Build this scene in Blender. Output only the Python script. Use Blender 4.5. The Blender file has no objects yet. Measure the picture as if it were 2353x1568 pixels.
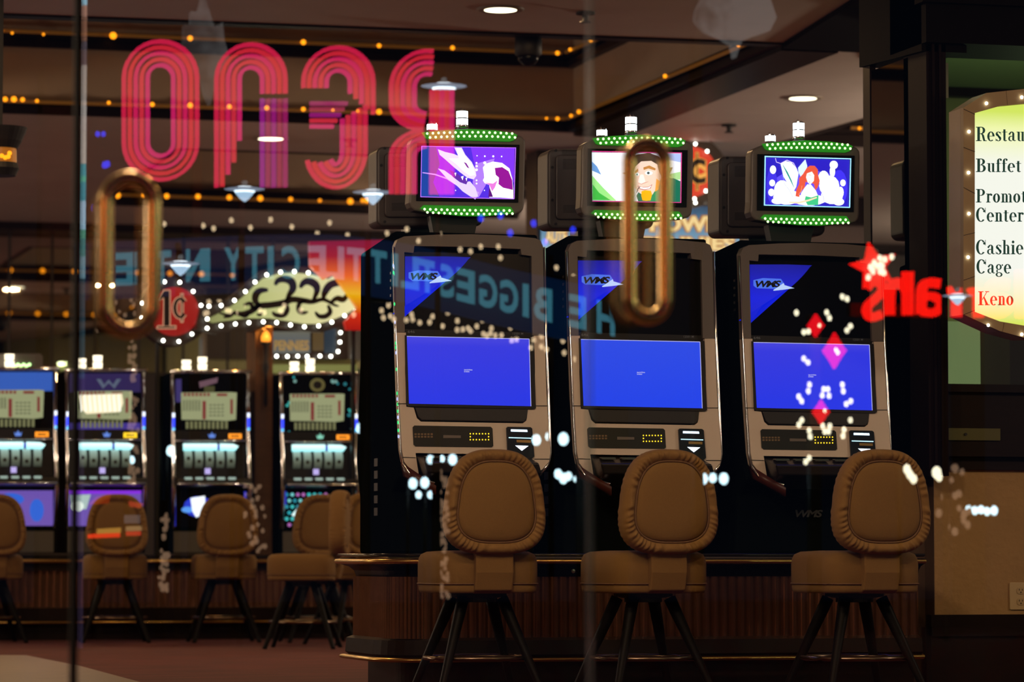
import bpy, math, random
from math import sin, cos, pi, tan, atan, radians
from mathutils import Vector
random.seed(7)
SC = bpy.context.scene; COL = SC.collection
# ------------------------------------------------------------------ camera, world, exposure
FP = 8000.0; YAW = radians(15.4); PITCH = atan(501/8000.0); ZC = 0.52
cam = bpy.data.objects.new('camera', bpy.data.cameras.new('camera')); COL.objects.link(cam); SC.camera = cam
cam.location = (0, 0, ZC); cam.rotation_euler = (pi/2+PITCH, 0, -YAW)
cam.data.sensor_width = 36; cam.data.lens = FP/2353*36; cam.data.clip_end = 200; cam.data.clip_start = .05
cam.data.dof.use_dof = True; cam.data.dof.focus_distance = 13.4; cam.data.dof.aperture_fstop = 3.9
w = bpy.data.worlds.new('night'); SC.world = w; w.use_nodes = True
w.node_tree.nodes['Background'].inputs[0].default_value = (.004, .006, .012, 1)
w.node_tree.nodes['Background'].inputs[1].default_value = 1
SC.view_settings.view_transform = 'Standard'; SC.view_settings.look = 'None'
SC.view_settings.exposure = 0.0; SC.view_settings.gamma = 1
SC.cycles.sample_clamp_indirect = 3.0; SC.cycles.max_bounces = 8; SC.cycles.transparent_max_bounces = 16
SC.cycles.caustics_reflective = False; SC.cycles.caustics_refractive = False

G = 6.6            # the glass doors' plane
CEIL = ZC+2.87
REFL = 0.20        # share of light the pane throws back
F_ = Vector((sin(YAW)*cos(PITCH), cos(YAW)*cos(PITCH), sin(PITCH)))
R_ = Vector((cos(YAW), -sin(YAW), 0))
U_ = Vector((-sin(YAW)*sin(PITCH), -cos(YAW)*sin(PITCH), cos(PITCH)))
CAM = Vector((0, 0, ZC))
def ray(px, py): return F_ + R_*((px-1176.5)/FP) + U_*((784-py)/FP)
def PY(px, py, Y): d = ray(px, py); return CAM + d*(Y/d.y)
def PZ(px, py, Z): d = ray(px, py); return CAM + d*((Z-ZC)/d.z)
def PD(px, py, D): return CAM + ray(px, py)*D
def PW(px, py, a, b, off=0.0):      # meets the upright plane through a and b
    t = Vector((b.x-a.x, b.y-a.y, 0)).normalized(); n = Vector((t.y, -t.x, 0)); d = ray(px, py)
    return CAM + d*(((a-CAM).dot(n)+off)/d.dot(n))

def alight(name, loc, power, color, size, rot=(0,0,0), spread=pi, sy=None):
    l = bpy.data.lights.new(name, 'AREA'); l.energy = power; l.color = color
    l.shape = 'RECTANGLE' if sy else 'DISK'; l.size = size; l.spread = spread
    if sy: l.size_y = sy
    o = bpy.data.objects.new(name, l); o.location = loc; o.rotation_euler = rot; COL.objects.link(o); return o
WARM = (1, .60, .28)
def plight(name, loc, power, color, r):
    l = bpy.data.lights.new(name, 'POINT'); l.energy = power; l.color = color; l.shadow_soft_size = r
    o = bpy.data.objects.new(name, l); o.location = loc; COL.objects.link(o); return o
for (x, y, z_, pw) in [(-2.6, 8.8, 2.5, 26), (-3.5, 20, 2.6, 180), (8.4, 10.4, 2.4, 60), (10, 20, 2.6, 180), (1.5, 8.6, 2.9, 95), (-1.5, 27, 2.6, 90), (9, 27, 2.6, 90)]:      # unseen lamps, added to brighten the ceiling and room
    plight('room_fill_lamp', (x, y, z_), pw*1.5, (1, .74, .53), .2)
DOWN = [(1150, 20), (622, 317), (1845, 224), (2035, 363), (1235, 430), (60, -150)]     # downlights that show, in the photograph's pixels
for i, (a, b) in enumerate(DOWN):
    p = PZ(a, b, CEIL-.02); alight('downlight_lamp', p, 16, WARM, .16)
for (x, y, pw) in [(1.2, 9.3, 12), (3.0, 9.0, 14), (4.9, 8.8, 13), (-.6, 9.5, 10), (2.2, 17.5, 10), (5, 17.5, 10), (1.9, 19.3, 10), (3.2, 24.5, 24), (0.5, 25, 22), (5.5, 24, 20)]:  # further downlights, added to light the stools and room
    alight('downlight_lamp', (x, y, CEIL-.03), pw*1.7, WARM, .18)

# ------------------------------------------------------------------ materials
MATS = {}
def mat(name, col=(.5,.5,.5), rough=.5, metal=0, em=None, es=1, noise=0, scale=30, bump=0, bscale=80, spec=.5, sample=False, coat=0, stretch=(1,1,1)):
    if name in MATS: return MATS[name]
    m = bpy.data.materials.new(name); m.use_nodes = True; nt = m.node_tree; b = nt.nodes['Principled BSDF']
    b.inputs['Base Color'].default_value = (*col, 1); b.inputs['Roughness'].default_value = rough; b.inputs['Metallic'].default_value = metal
    b.inputs['Specular IOR Level'].default_value = spec; b.inputs['Coat Weight'].default_value = coat
    tc = nt.nodes.new('ShaderNodeTexCoord'); mp = nt.nodes.new('ShaderNodeMapping'); mp.inputs['Scale'].default_value = stretch
    nt.links.new(tc.outputs['Object'], mp.inputs[0])
    if noise:
        n = nt.nodes.new('ShaderNodeTexNoise'); n.inputs['Scale'].default_value = scale; n.inputs['Detail'].default_value = 6
        r = nt.nodes.new('ShaderNodeMix'); r.data_type = 'RGBA'
        r.inputs[6].default_value = (*[c*(1-noise) for c in col], 1); r.inputs[7].default_value = (*[min(1, c*(1+noise)) for c in col], 1)
        nt.links.new(mp.outputs[0], n.inputs['Vector']); nt.links.new(n.outputs[0], r.inputs[0]); nt.links.new(r.outputs[2], b.inputs['Base Color'])
    if bump:
        n = nt.nodes.new('ShaderNodeTexNoise'); n.inputs['Scale'].default_value = bscale; n.inputs['Detail'].default_value = 4
        bp = nt.nodes.new('ShaderNodeBump'); bp.inputs['Strength'].default_value = bump; bp.inputs['Distance'].default_value = .01
        nt.links.new(mp.outputs[0], n.inputs['Vector']); nt.links.new(n.outputs[0], bp.inputs['Height']); nt.links.new(bp.outputs[0], b.inputs['Normal'])
    if em is not None:
        b.inputs['Emission Color'].default_value = (*em, 1); b.inputs['Emission Strength'].default_value = es
        m.cycles.emission_sampling = 'AUTO' if sample else 'NONE'
    MATS[name] = m; return m
def glow(name, col=None, es=1.0, sample=False):
    return mat(name, (.02,.02,.02), .6, 0, col, es, sample=sample)
def grad(name, stops, axis='Z', lo=0, hi=1, es=1, sample=True, noise=0.0):      # a lit panel printed from one colour to the next
    if name in MATS: return MATS[name]
    m = bpy.data.materials.new(name); m.use_nodes = True; nt = m.node_tree; b = nt.nodes['Principled BSDF']
    b.inputs['Base Color'].default_value = (.02,.02,.02,1)
    tc = nt.nodes.new('ShaderNodeTexCoord'); sp = nt.nodes.new('ShaderNodeSeparateXYZ'); mr = nt.nodes.new('ShaderNodeMapRange'); cr = nt.nodes.new('ShaderNodeValToRGB')
    mr.inputs[1].default_value = lo; mr.inputs[2].default_value = hi
    nt.links.new(tc.outputs['Object'], sp.inputs[0]); nt.links.new(sp.outputs[axis], mr.inputs[0])
    if noise:
        n = nt.nodes.new('ShaderNodeTexNoise'); n.inputs['Scale'].default_value = 9; ad = nt.nodes.new('ShaderNodeMath'); ad.operation = 'MULTIPLY_ADD'
        nt.links.new(tc.outputs['Object'], n.inputs['Vector']); nt.links.new(n.outputs[0], ad.inputs[0]); ad.inputs[1].default_value = noise
        nt.links.new(mr.outputs[0], ad.inputs[2]); nt.links.new(ad.outputs[0], cr.inputs[0])
    else: nt.links.new(mr.outputs[0], cr.inputs[0])
    el = cr.color_ramp.elements
    el[0].position = stops[0][0]; el[0].color = (*stops[0][1], 1); el[1].position = stops[-1][0]; el[1].color = (*stops[-1][1], 1)
    for p, c in stops[1:-1]:
        e = el.new(p); e.color = (*c, 1)
    nt.links.new(cr.outputs[0], b.inputs['Emission Color']); b.inputs['Emission Strength'].default_value = es
    m.cycles.emission_sampling = 'AUTO' if sample else 'NONE'
    MATS[name] = m; return m

# ------------------------------------------------------------------ mesh builder
class MB:
    def __init__(s, m=None): s.v = []; s.f = []; s.fm = []; s.ms = []; s.sm = []; s.xf = None; s.smooth = False; s.cur = 0; (s.mat(m) if m else None)
    def mat(s, m):
        if m not in s.ms: s.ms.append(m)
        s.cur = s.ms.index(m); return s
    def add(s, vs, fs):
        n = len(s.v); s.v += [tuple(s.xf(Vector(p))) if s.xf else tuple(p) for p in vs]
        for f in fs: s.f.append([n+i for i in f]); s.fm.append(s.cur); s.sm.append(s.smooth)
        return s
    def box(s, x0, x1, y0, y1, z0, z1):
        return s.add([(x,y,z) for x in (x0,x1) for y in (y0,y1) for z in (z0,z1)], [(0,1,3,2),(4,6,7,5),(0,4,5,1),(2,3,7,6),(0,2,6,4),(1,5,7,3)])
    def prism(s, pts, d):               # a ring of 3D points pushed along d
        n = len(pts); d = Vector(d); a = [Vector(p) for p in pts]
        return s.add(a+[p+d for p in a], [tuple(range(n)), tuple(range(2*n-1, n-1, -1))]+[(i, n+i, n+(i+1)%n, (i+1)%n) for i in range(n)])
    def poly(s, pts): return s.add(pts, [tuple(range(len(pts)))])
    def loft(s, rings, closed=True, caps=True):
        n = len(rings[0]); vs = [p for r in rings for p in r]; fs = []
        for k in range(len(rings)-1):
            for i in range(n if closed else n-1):
                j = (i+1) % n; fs.append((k*n+i, k*n+j, (k+1)*n+j, (k+1)*n+i))
        if caps: fs.append(tuple(range(n-1, -1, -1))); fs.append(tuple((len(rings)-1)*n+i for i in range(n)))
        return s.add(vs, fs)
    def lathe(s, c, prof, n=20, axis='z'):      # prof: (radius, height)
        c = Vector(c); rings = []
        for r, h in prof:
            ring = []
            for i in range(n):
                a = 2*pi*i/n; x, y = r*cos(a), r*sin(a)
                ring.append(c+(Vector((x,y,h)) if axis == 'z' else Vector((x,h,y)) if axis == 'y' else Vector((h,x,y))))
            rings.append(ring)
        return s.loft(rings)
    def ball(s, c, r, n=8, m=6, sq=1):
        return s.lathe(c, [(r*sin(pi*k/m)+1e-5, -r*cos(pi*k/m)*sq) for k in range(m+1)], n)
    def tube(s, path, r, n=10, closed=False, radii=None):
        P = [Vector(p) for p in path]; rings = []; N = len(P)
        for i, p in enumerate(P):
            if closed: t = P[(i+1)%N]-P[i-1]
            else: t = P[min(i+1,N-1)]-P[max(i-1,0)]
            t.normalize(); up = Vector((0,1,0)) if abs(t.y) < .9 else Vector((0,0,1))
            a = t.cross(up).normalized(); b = t.cross(a).normalized(); rr = radii[i] if radii else r
            rings.append([p+a*rr*cos(2*pi*k/n)+b*rr*sin(2*pi*k/n) for k in range(n)])
        if closed: rings.append(rings[0]); return s.loft(rings, caps=False)
        return s.loft(rings)
    def build(s, name, parent=None, loc=None, bevel=0, seg=2, auto=False):
        me = bpy.data.meshes.new(name); V = s.v
        if loc is not None: L = Vector(loc); V = [tuple(Vector(p)-L) for p in V]
        me.from_pydata(V, [], s.f); 
        for m in s.ms: me.materials.append(m)
        me.polygons.foreach_set('material_index', s.fm); me.polygons.foreach_set('use_smooth', s.sm); me.update()
        o = bpy.data.objects.new(name, me); COL.objects.link(o)
        if loc is not None: o.location = loc
        if parent: o.parent = parent
        if bevel:
            b = o.modifiers.new('bevel', 'BEVEL'); b.width = bevel; b.segments = seg; b.limit_method = 'ANGLE'; b.angle_limit = radians(35)
        return o
def tag(o, label, cat, group=None, kind=None):
    if kind != 'structure': o['label'] = label; o['category'] = cat
    elif label: o['label'] = label
    if group: o['group'] = group
    if kind: o['kind'] = kind
    return o
def struct(o, label=None): o['kind'] = 'structure'; (o.__setitem__('label', label) if label else None); return o
def empty(name, loc, rz=0):
    o = bpy.data.objects.new(name, None); o.location = loc; o.rotation_euler = (0,0,rz); o.empty_display_size = .1; COL.objects.link(o); return o
def copy_tree(o, parent=None):
    c = o.copy(); COL.objects.link(c); c.parent = parent
    for ch in o.children: copy_tree(ch, c)
    return c
def inst(o, parent, loc, scale=None, name=None):     # one more small part that shares the first one's mesh
    c = o.copy(); c.location = loc; c.parent = parent
    if scale: c.scale = scale
    COL.objects.link(c); return c

TX = {}
def glyphs(body, bold=0.0, shear=0.0, spacing=1.0):
    k = (body, bold, shear, spacing)
    if k not in TX:
        cu = bpy.data.curves.new('t', 'FONT'); cu.body = body; cu.offset = bold; cu.shear = shear; cu.space_character = spacing; cu.resolution_u = 4
        cu.fill_mode = 'FRONT'
        ob = bpy.data.objects.new('t', cu); COL.objects.link(ob); dg = bpy.context.evaluated_depsgraph_get()
        me = bpy.data.meshes.new_from_object(ob.evaluated_get(dg))
        vs = [(v.co.x, v.co.y) for v in me.vertices]; fs = [tuple(p.vertices) for p in me.polygons]
        bpy.data.objects.remove(ob); bpy.data.meshes.remove(me)
        x0 = min(v[0] for v in vs); x1 = max(v[0] for v in vs); y0 = min(v[1] for v in vs); y1 = max(v[1] for v in vs)
        TX[k] = ([((x-x0)/(x1-x0), (y-y0)/(y1-y0)) for x, y in vs], fs)
    return TX[k]
def text(mb, body, fn, bold=0.0, shear=0.0, spacing=1.0):     # fn maps (0..1, 0..1) of the text's box to 3D
    vs, fs = glyphs(body, bold, shear, spacing); mb.add([fn(u, v) for u, v in vs], fs)

def arc(cx, cz, rx, rz, a0, a1, n=12): return [(cx+rx*cos(radians(a0+(a1-a0)*i/n)), cz+rz*sin(radians(a0+(a1-a0)*i/n))) for i in range(n+1)]
def rrect(x0, x1, z0, z1, r, n=5):
    r = min(r, (x1-x0)/2, (z1-z0)/2)
    return arc(x1-r, z1-r, r, r, 0, 90, n)+arc(x0+r, z1-r, r, r, 90, 180, n)+arc(x0+r, z0+r, r, r, 180, 270, n)+arc(x1-r, z0+r, r, r, 270, 360, n)
def ribbon(path, wd):          # flat band around a 2D path; wd: width or list
    n = len(path); L = []; Rr = []
    for i, (x, z) in enumerate(path):
        x0, z0 = path[max(i-1,0)]; x1, z1 = path[min(i+1,n-1)]; dx, dz = x1-x0, z1-z0; l = math.hypot(dx, dz) or 1
        h = (wd[i] if isinstance(wd, (list, tuple)) else wd)/2
        L.append((x-dz/l*h, z+dx/l*h)); Rr.append((x+dz/l*h, z-dx/l*h))
    return L, Rr

# common materials
M_ceil = mat('painted_ceiling', (.64,.60,.59), .55, noise=.12, scale=3, bump=.15, bscale=60)
M_fascia = mat('beige_fascia', (.60,.47,.34), .7, noise=.08, scale=6)
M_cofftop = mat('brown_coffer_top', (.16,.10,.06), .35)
M_dark = mat('shadow_dark_wood', (.006,.004,.003), .6, spec=.02)  # beam wood, darkened to put its shade into the colour
M_wood = mat('dark_stained_wood', (.014,.007,.005), .4, spec=.12, noise=.3, scale=12, stretch=(1,1,8))
M_wood2 = mat('walnut_column', (.20,.10,.04), .4, noise=.3, scale=10, stretch=(1,1,6))
M_black = mat('black_plastic', (.012,.012,.013), .35)
M_blackm = mat('matte_black', (.01,.01,.011), .6)
M_brass = mat('brass', (.75,.48,.14), .22, 1)
M_gold = mat('polished_gold_handle', (.95,.66,.28), .22, 1)
M_chrome = mat('chrome', (.8,.8,.8), .12, 1)
M_silver = mat('light_grey_plastic', (.88,.76,.64), .42, noise=.03, scale=200)
M_gun = mat('dark_grey_plastic', (.17,.15,.14), .38)
M_fab = mat('tan_brown_upholstery', (.25,.137,.034), .85, noise=.12, scale=260, bump=.35, bscale=700)
M_fab2 = mat('ruffled_upholstery', (.275,.15,.039), .8, noise=.12, scale=200, bump=.3, bscale=500)
M_bulbw = glow('white_bulb', (1,.97,.85), 9)
M_bulba = glow('amber_bulb', (1,.30,.006), 2.4)
M_glassdark = mat('dark_screen_glass', (.003,.003,.005), .25, spec=.12)

# ================================================================== SETTING
# floor
mb = MB(mat('patterned_carpet', (.105,.018,.014), .9, noise=.85, scale=2.6, bump=.3, bscale=200, stretch=(1,2.5,1)))
mb.poly([(-8, G, 0), (16, G, 0), (16, 31, 0), (-8, 31, 0)]); struct(mb.build('floor'))
mb = MB(mat('tan_stone_tile', (.17,.105,.055), .4, noise=.35, scale=8))
mb.prism([PZ(-260, 1506, .004), PZ(60, 1508, .004), PZ(185, 1533, .004), PZ(340, 1575, .004), PZ(420, 1640, .004), PZ(-260, 1640, .004)], (0,0,.004))
tag(struct(mb.build('floor_tile_path')), None, None, None, 'structure')
mb = MB(mat('street_asphalt', (.02,.02,.022), .8, noise=.4, scale=20)); mb.poly([(-30,-30,-.02),(30,-30,-.02),(30,G,-.02),(-30,G,-.02)]); struct(mb.build('ground'))

# ceiling with the openings of the coffers
H1 = [PZ(-500, 18, CEIL), PZ(1795, 104, CEIL), PZ(1318, 303, CEIL), PZ(-500, 243, CEIL)]
H2 = [PZ(408, 341, CEIL), PZ(1240, 369, CEIL), PZ(1190, 503, CEIL), PZ(215, 470, CEIL)]
H3 = [PZ(1768, 333, CEIL), PZ(2200, 212, CEIL), PZ(2700, 230, CEIL), PZ(2700, 352, CEIL)]
import bmesh
from mathutils.geometry import tessellate_polygon
outer = [Vector((-9, G-.3, CEIL)), Vector((17, G-.3, CEIL)), Vector((17, 31, CEIL)), Vector((-9, 31, CEIL))]
loops = [outer, H1, H2, H3]; flat = [p for l in loops for p in l]
tris = tessellate_polygon([[Vector((p.x, p.y, 0)) for p in l] for l in loops])
mb = MB(M_ceil); mb.add(flat, [tuple(t) for t in tris]); struct(mb.build('ceiling'))

def coffer(H, name, up, band0, band1, closed=True):
    n = len(H); c = sum(H, Vector())/n; c.z = CEIL
    mb = MB(M_fascia)
    for i in range(n):
        a, b = H[i], H[(i+1)%n]; mb.poly([a, b, b+Vector((0,0,up)), a+Vector((0,0,up))])
    struct(mb.build('wall_'+name))
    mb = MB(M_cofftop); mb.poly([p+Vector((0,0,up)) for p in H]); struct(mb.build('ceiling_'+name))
    for (z0, z1, t) in (band0, band1):
        mb = MB(M_wood)
        for i in range(n):
            a, b = H[i], H[(i+1)%n]
            for (q0, q1, t_) in ((z0, z0+(z1-z0)*.45, t), (z0+(z1-z0)*.45, z0+(z1-z0)*.7, t*.55), (z0+(z1-z0)*.7, z1, t*1.25)):
                ia = a+(c-a).normalized()*t_*1.4; ib = b+(c-b).normalized()*t_*1.4
                mb.add([a+Vector((0,0,q0)), b+Vector((0,0,q0)), ib+Vector((0,0,q0)), ia+Vector((0,0,q0)), a+Vector((0,0,q1)), b+Vector((0,0,q1)), ib+Vector((0,0,q1)), ia+Vector((0,0,q1))],
                       [(0,1,2,3),(4,7,6,5),(3,2,6,7)])
        struct(mb.build('trim_'+name))
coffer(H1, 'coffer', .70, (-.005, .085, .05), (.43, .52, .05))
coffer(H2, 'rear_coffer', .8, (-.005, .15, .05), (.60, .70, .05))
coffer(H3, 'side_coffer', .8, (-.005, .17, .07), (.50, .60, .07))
mb = MB(M_wood)            # dark lip around the first opening
for i in range(3):
    a, b = H1[i], H1[i+1]; t = (b-a).normalized(); nrm = Vector((t.y, -t.x, 0))*(.10 if i == 0 else .34)
    if i == 2: continue
    q = [a, b, b+nrm, a+nrm]; mb.prism(q, (0,0,-.012 if i == 0 else -.03))
struct(mb.build('trim_1'))
mb = MB(mat('brown_panel_joint', (.05,.03,.02), .5))       # slanting joints of the panels in the raised ceiling
for x in range(0, 1300, 170):
    a = PW(x+60, 62, H1[3], H1[2]); b = a+Vector((.35, -.5, 0)); zt = CEIL+.695
    mb.prism([(a.x, a.y-.05, zt), (a.x+.03, a.y-.05, zt), (b.x+.03, b.y-1.2, zt), (b.x, b.y-1.2, zt)], (0,0,-.01))
struct(mb.build('trim_2'))

# amber lights: one string per moulding, each bulb a part
proto_a = MB(M_bulba); proto_a.ball((0,0,0), .0125, 8, 6); BULBA = proto_a.build('bulb'); 
proto_w = MB(M_bulbw); proto_w.ball((0,0,0), .0105, 8, 6); BULBW = proto_w.build('bulb')
M_rope = mat('amber_rope_tube', (.32,.17,.05), .3, em=(1,.35,.03), es=.06)
def light_string(name, label, a, b, pxs, off, size=1.0, rope=None):
    o = MB(M_rope)
    p0 = PW(rope[0], rope[1], a, b, off); p1 = PW(rope[2], rope[3], a, b, off)
    o.tube([p0, p1], .012, 6); o = o.build('rope_light', loc=p0); tag(o, label, 'string lights', 'amber rope lights along the ceiling mouldings')
    for q in pxs:
        p = PW(q[0], q[1], a, b, off*1.16); s = size*(q[2] if len(q) > 2 else 1); inst(BULBA, o, p-p0, (s,s,s))
light_string('a', 'amber bulb string on the upper moulding inside the near ceiling coffer', H1[3], H1[2], [(0,71,1.4),(28,76,.6),(100,79,.6),(260,82,1.6),(437,88,1.2),(697,97,1.2),(871,105),(1040,110),(1236,121,.7),(1281,122,1)], .12, 1.15, (-300,58,1290,122))
light_string('b', 'amber bulb string on the lower moulding of the near ceiling coffer', H1[3], H1[2], [(12,228,1.1),(32,228,1.3),(52,229,1),(85,232,.8),(250,236,.8),(350,240),(437,242,1.15),(527,245),(613,248),(697,251),(765,253,.6),(822,255,.6),(871,257,1.3),(1256,272,.6),(1281,273,.9)], .12, 1.15, (-300,222,1300,273))
light_string('c', 'amber bulbs running down the slanting moulding right of the near coffer', H1[1], H1[2], [(1312,266,.9),(1330,257,1.1),(1528,175,1),(1697,103,1)], -.12, 1.0, (1305,272,1790,70))
light_string('d', 'short row of amber bulbs at the upper right corner of the near coffer', H1[1], H1[2], [(1310,114,.9),(1357,93,.9)], -.12, 1.0, (1300,120,1400,78))
light_string('e', 'amber bulb string on the far coffer moulding above the mirrored wall', H2[3], H2[2], [(270,449,1.3),(330,449,.8),(383,451,1.1),(455,452,1.1),(527,454,1.1),(598,456,1.2),(668,458,.9),(735,461,.7),(805,463,1.3),(833,461,.8),(843,461,1.1)], .12, 1.5, (225,446,1150,478))
light_string('f', 'amber bulb string on the coffer moulding beside the tall dark post', H3[0], H3[3], [(1975,295,.7),(2016,296,.6),(2128,300,1.3)], .12, 1.3, (1955,294,2300,308))

for nm, a, b, zo in (('lower amber bulb string on the street side of the near ceiling coffer', H1[0], H1[1], .06), ('lower amber bulb string on the street side of the far ceiling coffer', H2[0], H2[1], .10), ('upper amber bulb string on the street side of the near ceiling coffer', H1[0], H1[1], .48)):
    p0 = Vector((a.x, a.y+.1, CEIL+zo)); p1 = Vector((b.x, b.y+.1, CEIL+zo)); o = MB(M_rope); o.tube([p0, p1], .012, 6); o = o.build('rope_light', loc=p0); tag(o, nm, 'string lights', 'amber rope lights along the ceiling mouldings'); n_ = int((p1-p0).length/.33)
    for j in range(n_+1): inst(BULBA, o, (p1-p0)*(j/n_)+Vector((0,.02,0)), (1.9,1.9,1.9))
# downlights, each a trim ring and a glowing lens
M_lens = glow('downlight_lens', (1,.86,.58), 5)
dl_l = ['round recessed downlight above the left lit topper monitor', 'round recessed downlight behind the pink striped letters', 'round recessed downlight above the right topper monitor', 'round recessed downlight right of the tall thin post',
        'round recessed downlight between the left and middle topper monitors', 'round recessed downlight near the top left corner']
for i, (a, b) in enumerate(DOWN[:5]):
    p = PZ(a, b, CEIL); o = empty('ceiling_downlight', p); tag(o, dl_l[i], 'ceiling light', 'recessed ceiling downlights')
    m = MB(mat('downlight_trim', (.3,.26,.22), .4)); m.smooth = True; m.lathe((0,0,0), [(.088,.0),(.125,.0),(.125,-.006),(.11,-.012),(.088,-.008)], 32); m.build('trim_ring', o)
    m = MB(M_lens); m.lathe((0,0,0), [(.001,-.009),(.085,-.009),(.085,-.002),(.001,-.002)], 32); m.build('lens', o)
for (a, b, lb) in [(1345,28,'small dark sprinkler head on the ceiling at top centre'),(805,320,'small dark sprinkler head behind the pink striped letters'),(1675,286,'small dark sprinkler head left of the right topper monitor')]:
    p = PZ(a, b, CEIL); m = MB(M_blackm); m.lathe(p, [(.05,0),(.05,-.012),(.018,-.016),(.014,-.045),(.03,-.05),(.03,-.055),(.001,-.056)], 16)
    tag(m.build('sprinkler_head', loc=p), lb, 'sprinkler')
p = PZ(1214, 84, CEIL); o = empty('security_camera', p); tag(o, 'dark dome security camera hanging from the edge of the ceiling coffer', 'camera')
m = MB(M_blackm); m.smooth = True; m.lathe((0,0,0), [(.075,0),(.075,-.10),(.055,-.11)], 20); m.build('housing', o)
m = MB(M_glassdark); m.smooth = True; m.lathe((0,0,-.10), [(.06,0),(.056,-.03),(.035,-.055),(.001,-.065)], 20); m.build('dome', o)

# back wall with mirrors
YB = 30.0
z = lambda py, Y, px=600: PY(px, py, Y).z
xb = lambda px, Y, py=700: PY(px, py, Y).x
mb = MB(mat('dark_back_panelling', (.03,.022,.018), .5)); mb.box(-8, 17, YB, YB+.1, 0, CEIL+.02); struct(mb.build('wall_back'))
mb = MB(M_wood); mb.box(-8, 15, YB-.4, YB, z(541, YB-.4), CEIL); struct(mb.build('trim_header'))
m_mir = mat('aged_mirror', (.62,.60,.55), .015, 1)
mb = MB(m_mir)
xs = [xb(v, YB) for v in (-260, -180, -80, 20, 118, 218, 318, 420, 522, 625, 728, 830, 935, 1040)]
for i in range(len(xs)-1): mb.box(xs[i]+.012, xs[i+1]-.012, YB-.03, YB-.001, z(860, YB), z(538, YB))
struct(mb.build('wall_mirror'), 'wall of tall mirror panels behind the far machines')
mb = MB(mat('mirror_joint', (.04,.035,.03), .4))
for x in xs: mb.box(x-.008, x+.008, YB-.034, YB-.001, z(860, YB), z(538, YB))
struct(mb.build('trim_mirror_joints'))
mb = MB(M_fascia); mb.box(xb(700, YB-.6), xb(880, YB-.6), YB-.62, YB-.42, z(506, YB-.6), z(489, YB-.6)); struct(mb.build('trim_soffit'))
# side walls far out of the frame close the room
mb = MB(M_fascia); mb.box(-8.1, -8, G, 31, 0, CEIL); struct(mb.build('wall_left'))
mb = MB(mat('dark_side_wall', (.12,.09,.06), .6)); mb.box(16, 16.1, G, 31, 0, CEIL); struct(mb.build('wall_right'))
# dark soffit and columns on the right of the rear machines
YS = 23.4
mb = MB(mat('dark_soffit', (.035,.024,.02), .4)); mb.box(xb(1235, YS), xb(1757, YS), YS, YS+.3, z(575, YS), CEIL); struct(mb.build('beam_rear'))
mb = MB(mat('mauve_partition', (.20,.155,.15), .6)); mb.box(xb(1757, 26), xb(2140, 26), 26, 26.2, z(900, 26), z(460, 26)); struct(mb.build('wall_partition'))
mb = MB(M_wood); mb.box(xb(1757, 25.9), xb(2140, 25.9), 25.8, 26, z(480, 25.9), z(395, 25.9)); struct(mb.build('beam_partition'))
mb = MB(mat('teal_wall', (.02,.085,.06), .6, noise=.2, scale=3)); mb.box(xb(2000, 22), xb(2420, 22), 22, 22.1, 0, z(530, 22)); struct(mb.build('wall_teal'))
mb = MB(M_wood); mb.box(xb(2000, 21.5), xb(2180, 21.5), 21.2, 22, z(1040, 21.5), z(885, 21.5)); mb.box(xb(1990, 21.5), xb(2180, 21.5), 21.1, 22, z(885, 21.5), z(878, 21.5)); struct(mb.build('trim_counter'))

# dark beam and posts of the right-hand partition
mb = MB(M_dark); q = [PZ(1796, 112, CEIL-.03), PZ(1990, 122, CEIL-.03), PZ(2003, 150, CEIL-.03), PZ(2140, 112, CEIL-.03), PZ(2140, -90, CEIL-.03), PZ(1990, -10, CEIL-.03)]
mb.prism(q, (0,0,.03)); struct(mb.build('beam_1'))
YP = 13.93
mb = MB(mat('red_brown_post', (.02,.007,.005), .4, spec=.08)); a, b = PY(1998, 120, YP), PY(2012, 120, YP); mb.box(a.x, b.x, YP, YP+.08, 0, PY(2000, 140, YP).z); struct(mb.build('column_post'), 'tall thin red-brown post behind the right machine')
YQ = 13.3
a, b = PY(2131, 500, YQ), PY(2176, 500, YQ)
mb = MB(mat('espresso_pillar', (.012,.006,.005), .5, spec=.04)); mb.box(a.x, b.x, YQ, YQ+.25, .86, 2.9)
for k in (.25, .6): mb.box(a.x+(b.x-a.x)*k, a.x+(b.x-a.x)*(k+.12), YQ-.012, YQ, .86, 2.9)
struct(mb.build('pillar'), 'dark brown square pillar left of the lit directory sign')
mb = MB(M_dark); mb.box(a.x-.02, 8, YQ-.05, YQ+.35, PY(2300, 108, YQ).z, PY(2300, -80, YQ).z)
mb.box(a.x-.05, 8, YQ-.09, YQ, PY(2300, 20, YQ).z, PY(2300, -80, YQ).z); struct(mb.build('beam_2'))
# header beam along depth, above the partition
mb = MB(M_dark)
c0 = PZ(1990, 122, CEIL-.03)
mb.prism([Vector((a.x-.02, YQ, PY(2131,118,YQ).z)), Vector((a.x-.02, YP+.08, PY(2010,150,YP).z)), Vector((a.x-.02, YP+.08, CEIL)), Vector((a.x-.02, YQ, CEIL))], (.2,0,0)); struct(mb.build('beam_3'))

mb = MB(mat('smoky_mirror', (.55,.55,.52), .02, 1)); mb.box(a.x+.0, a.x+.02, YQ+.2, YP+.02, .9, PY(2080,140,13.6).z); struct(mb.build('wall_side_mirror'), 'narrow smoky mirror panel between the thin post and the dark pillar')
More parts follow.
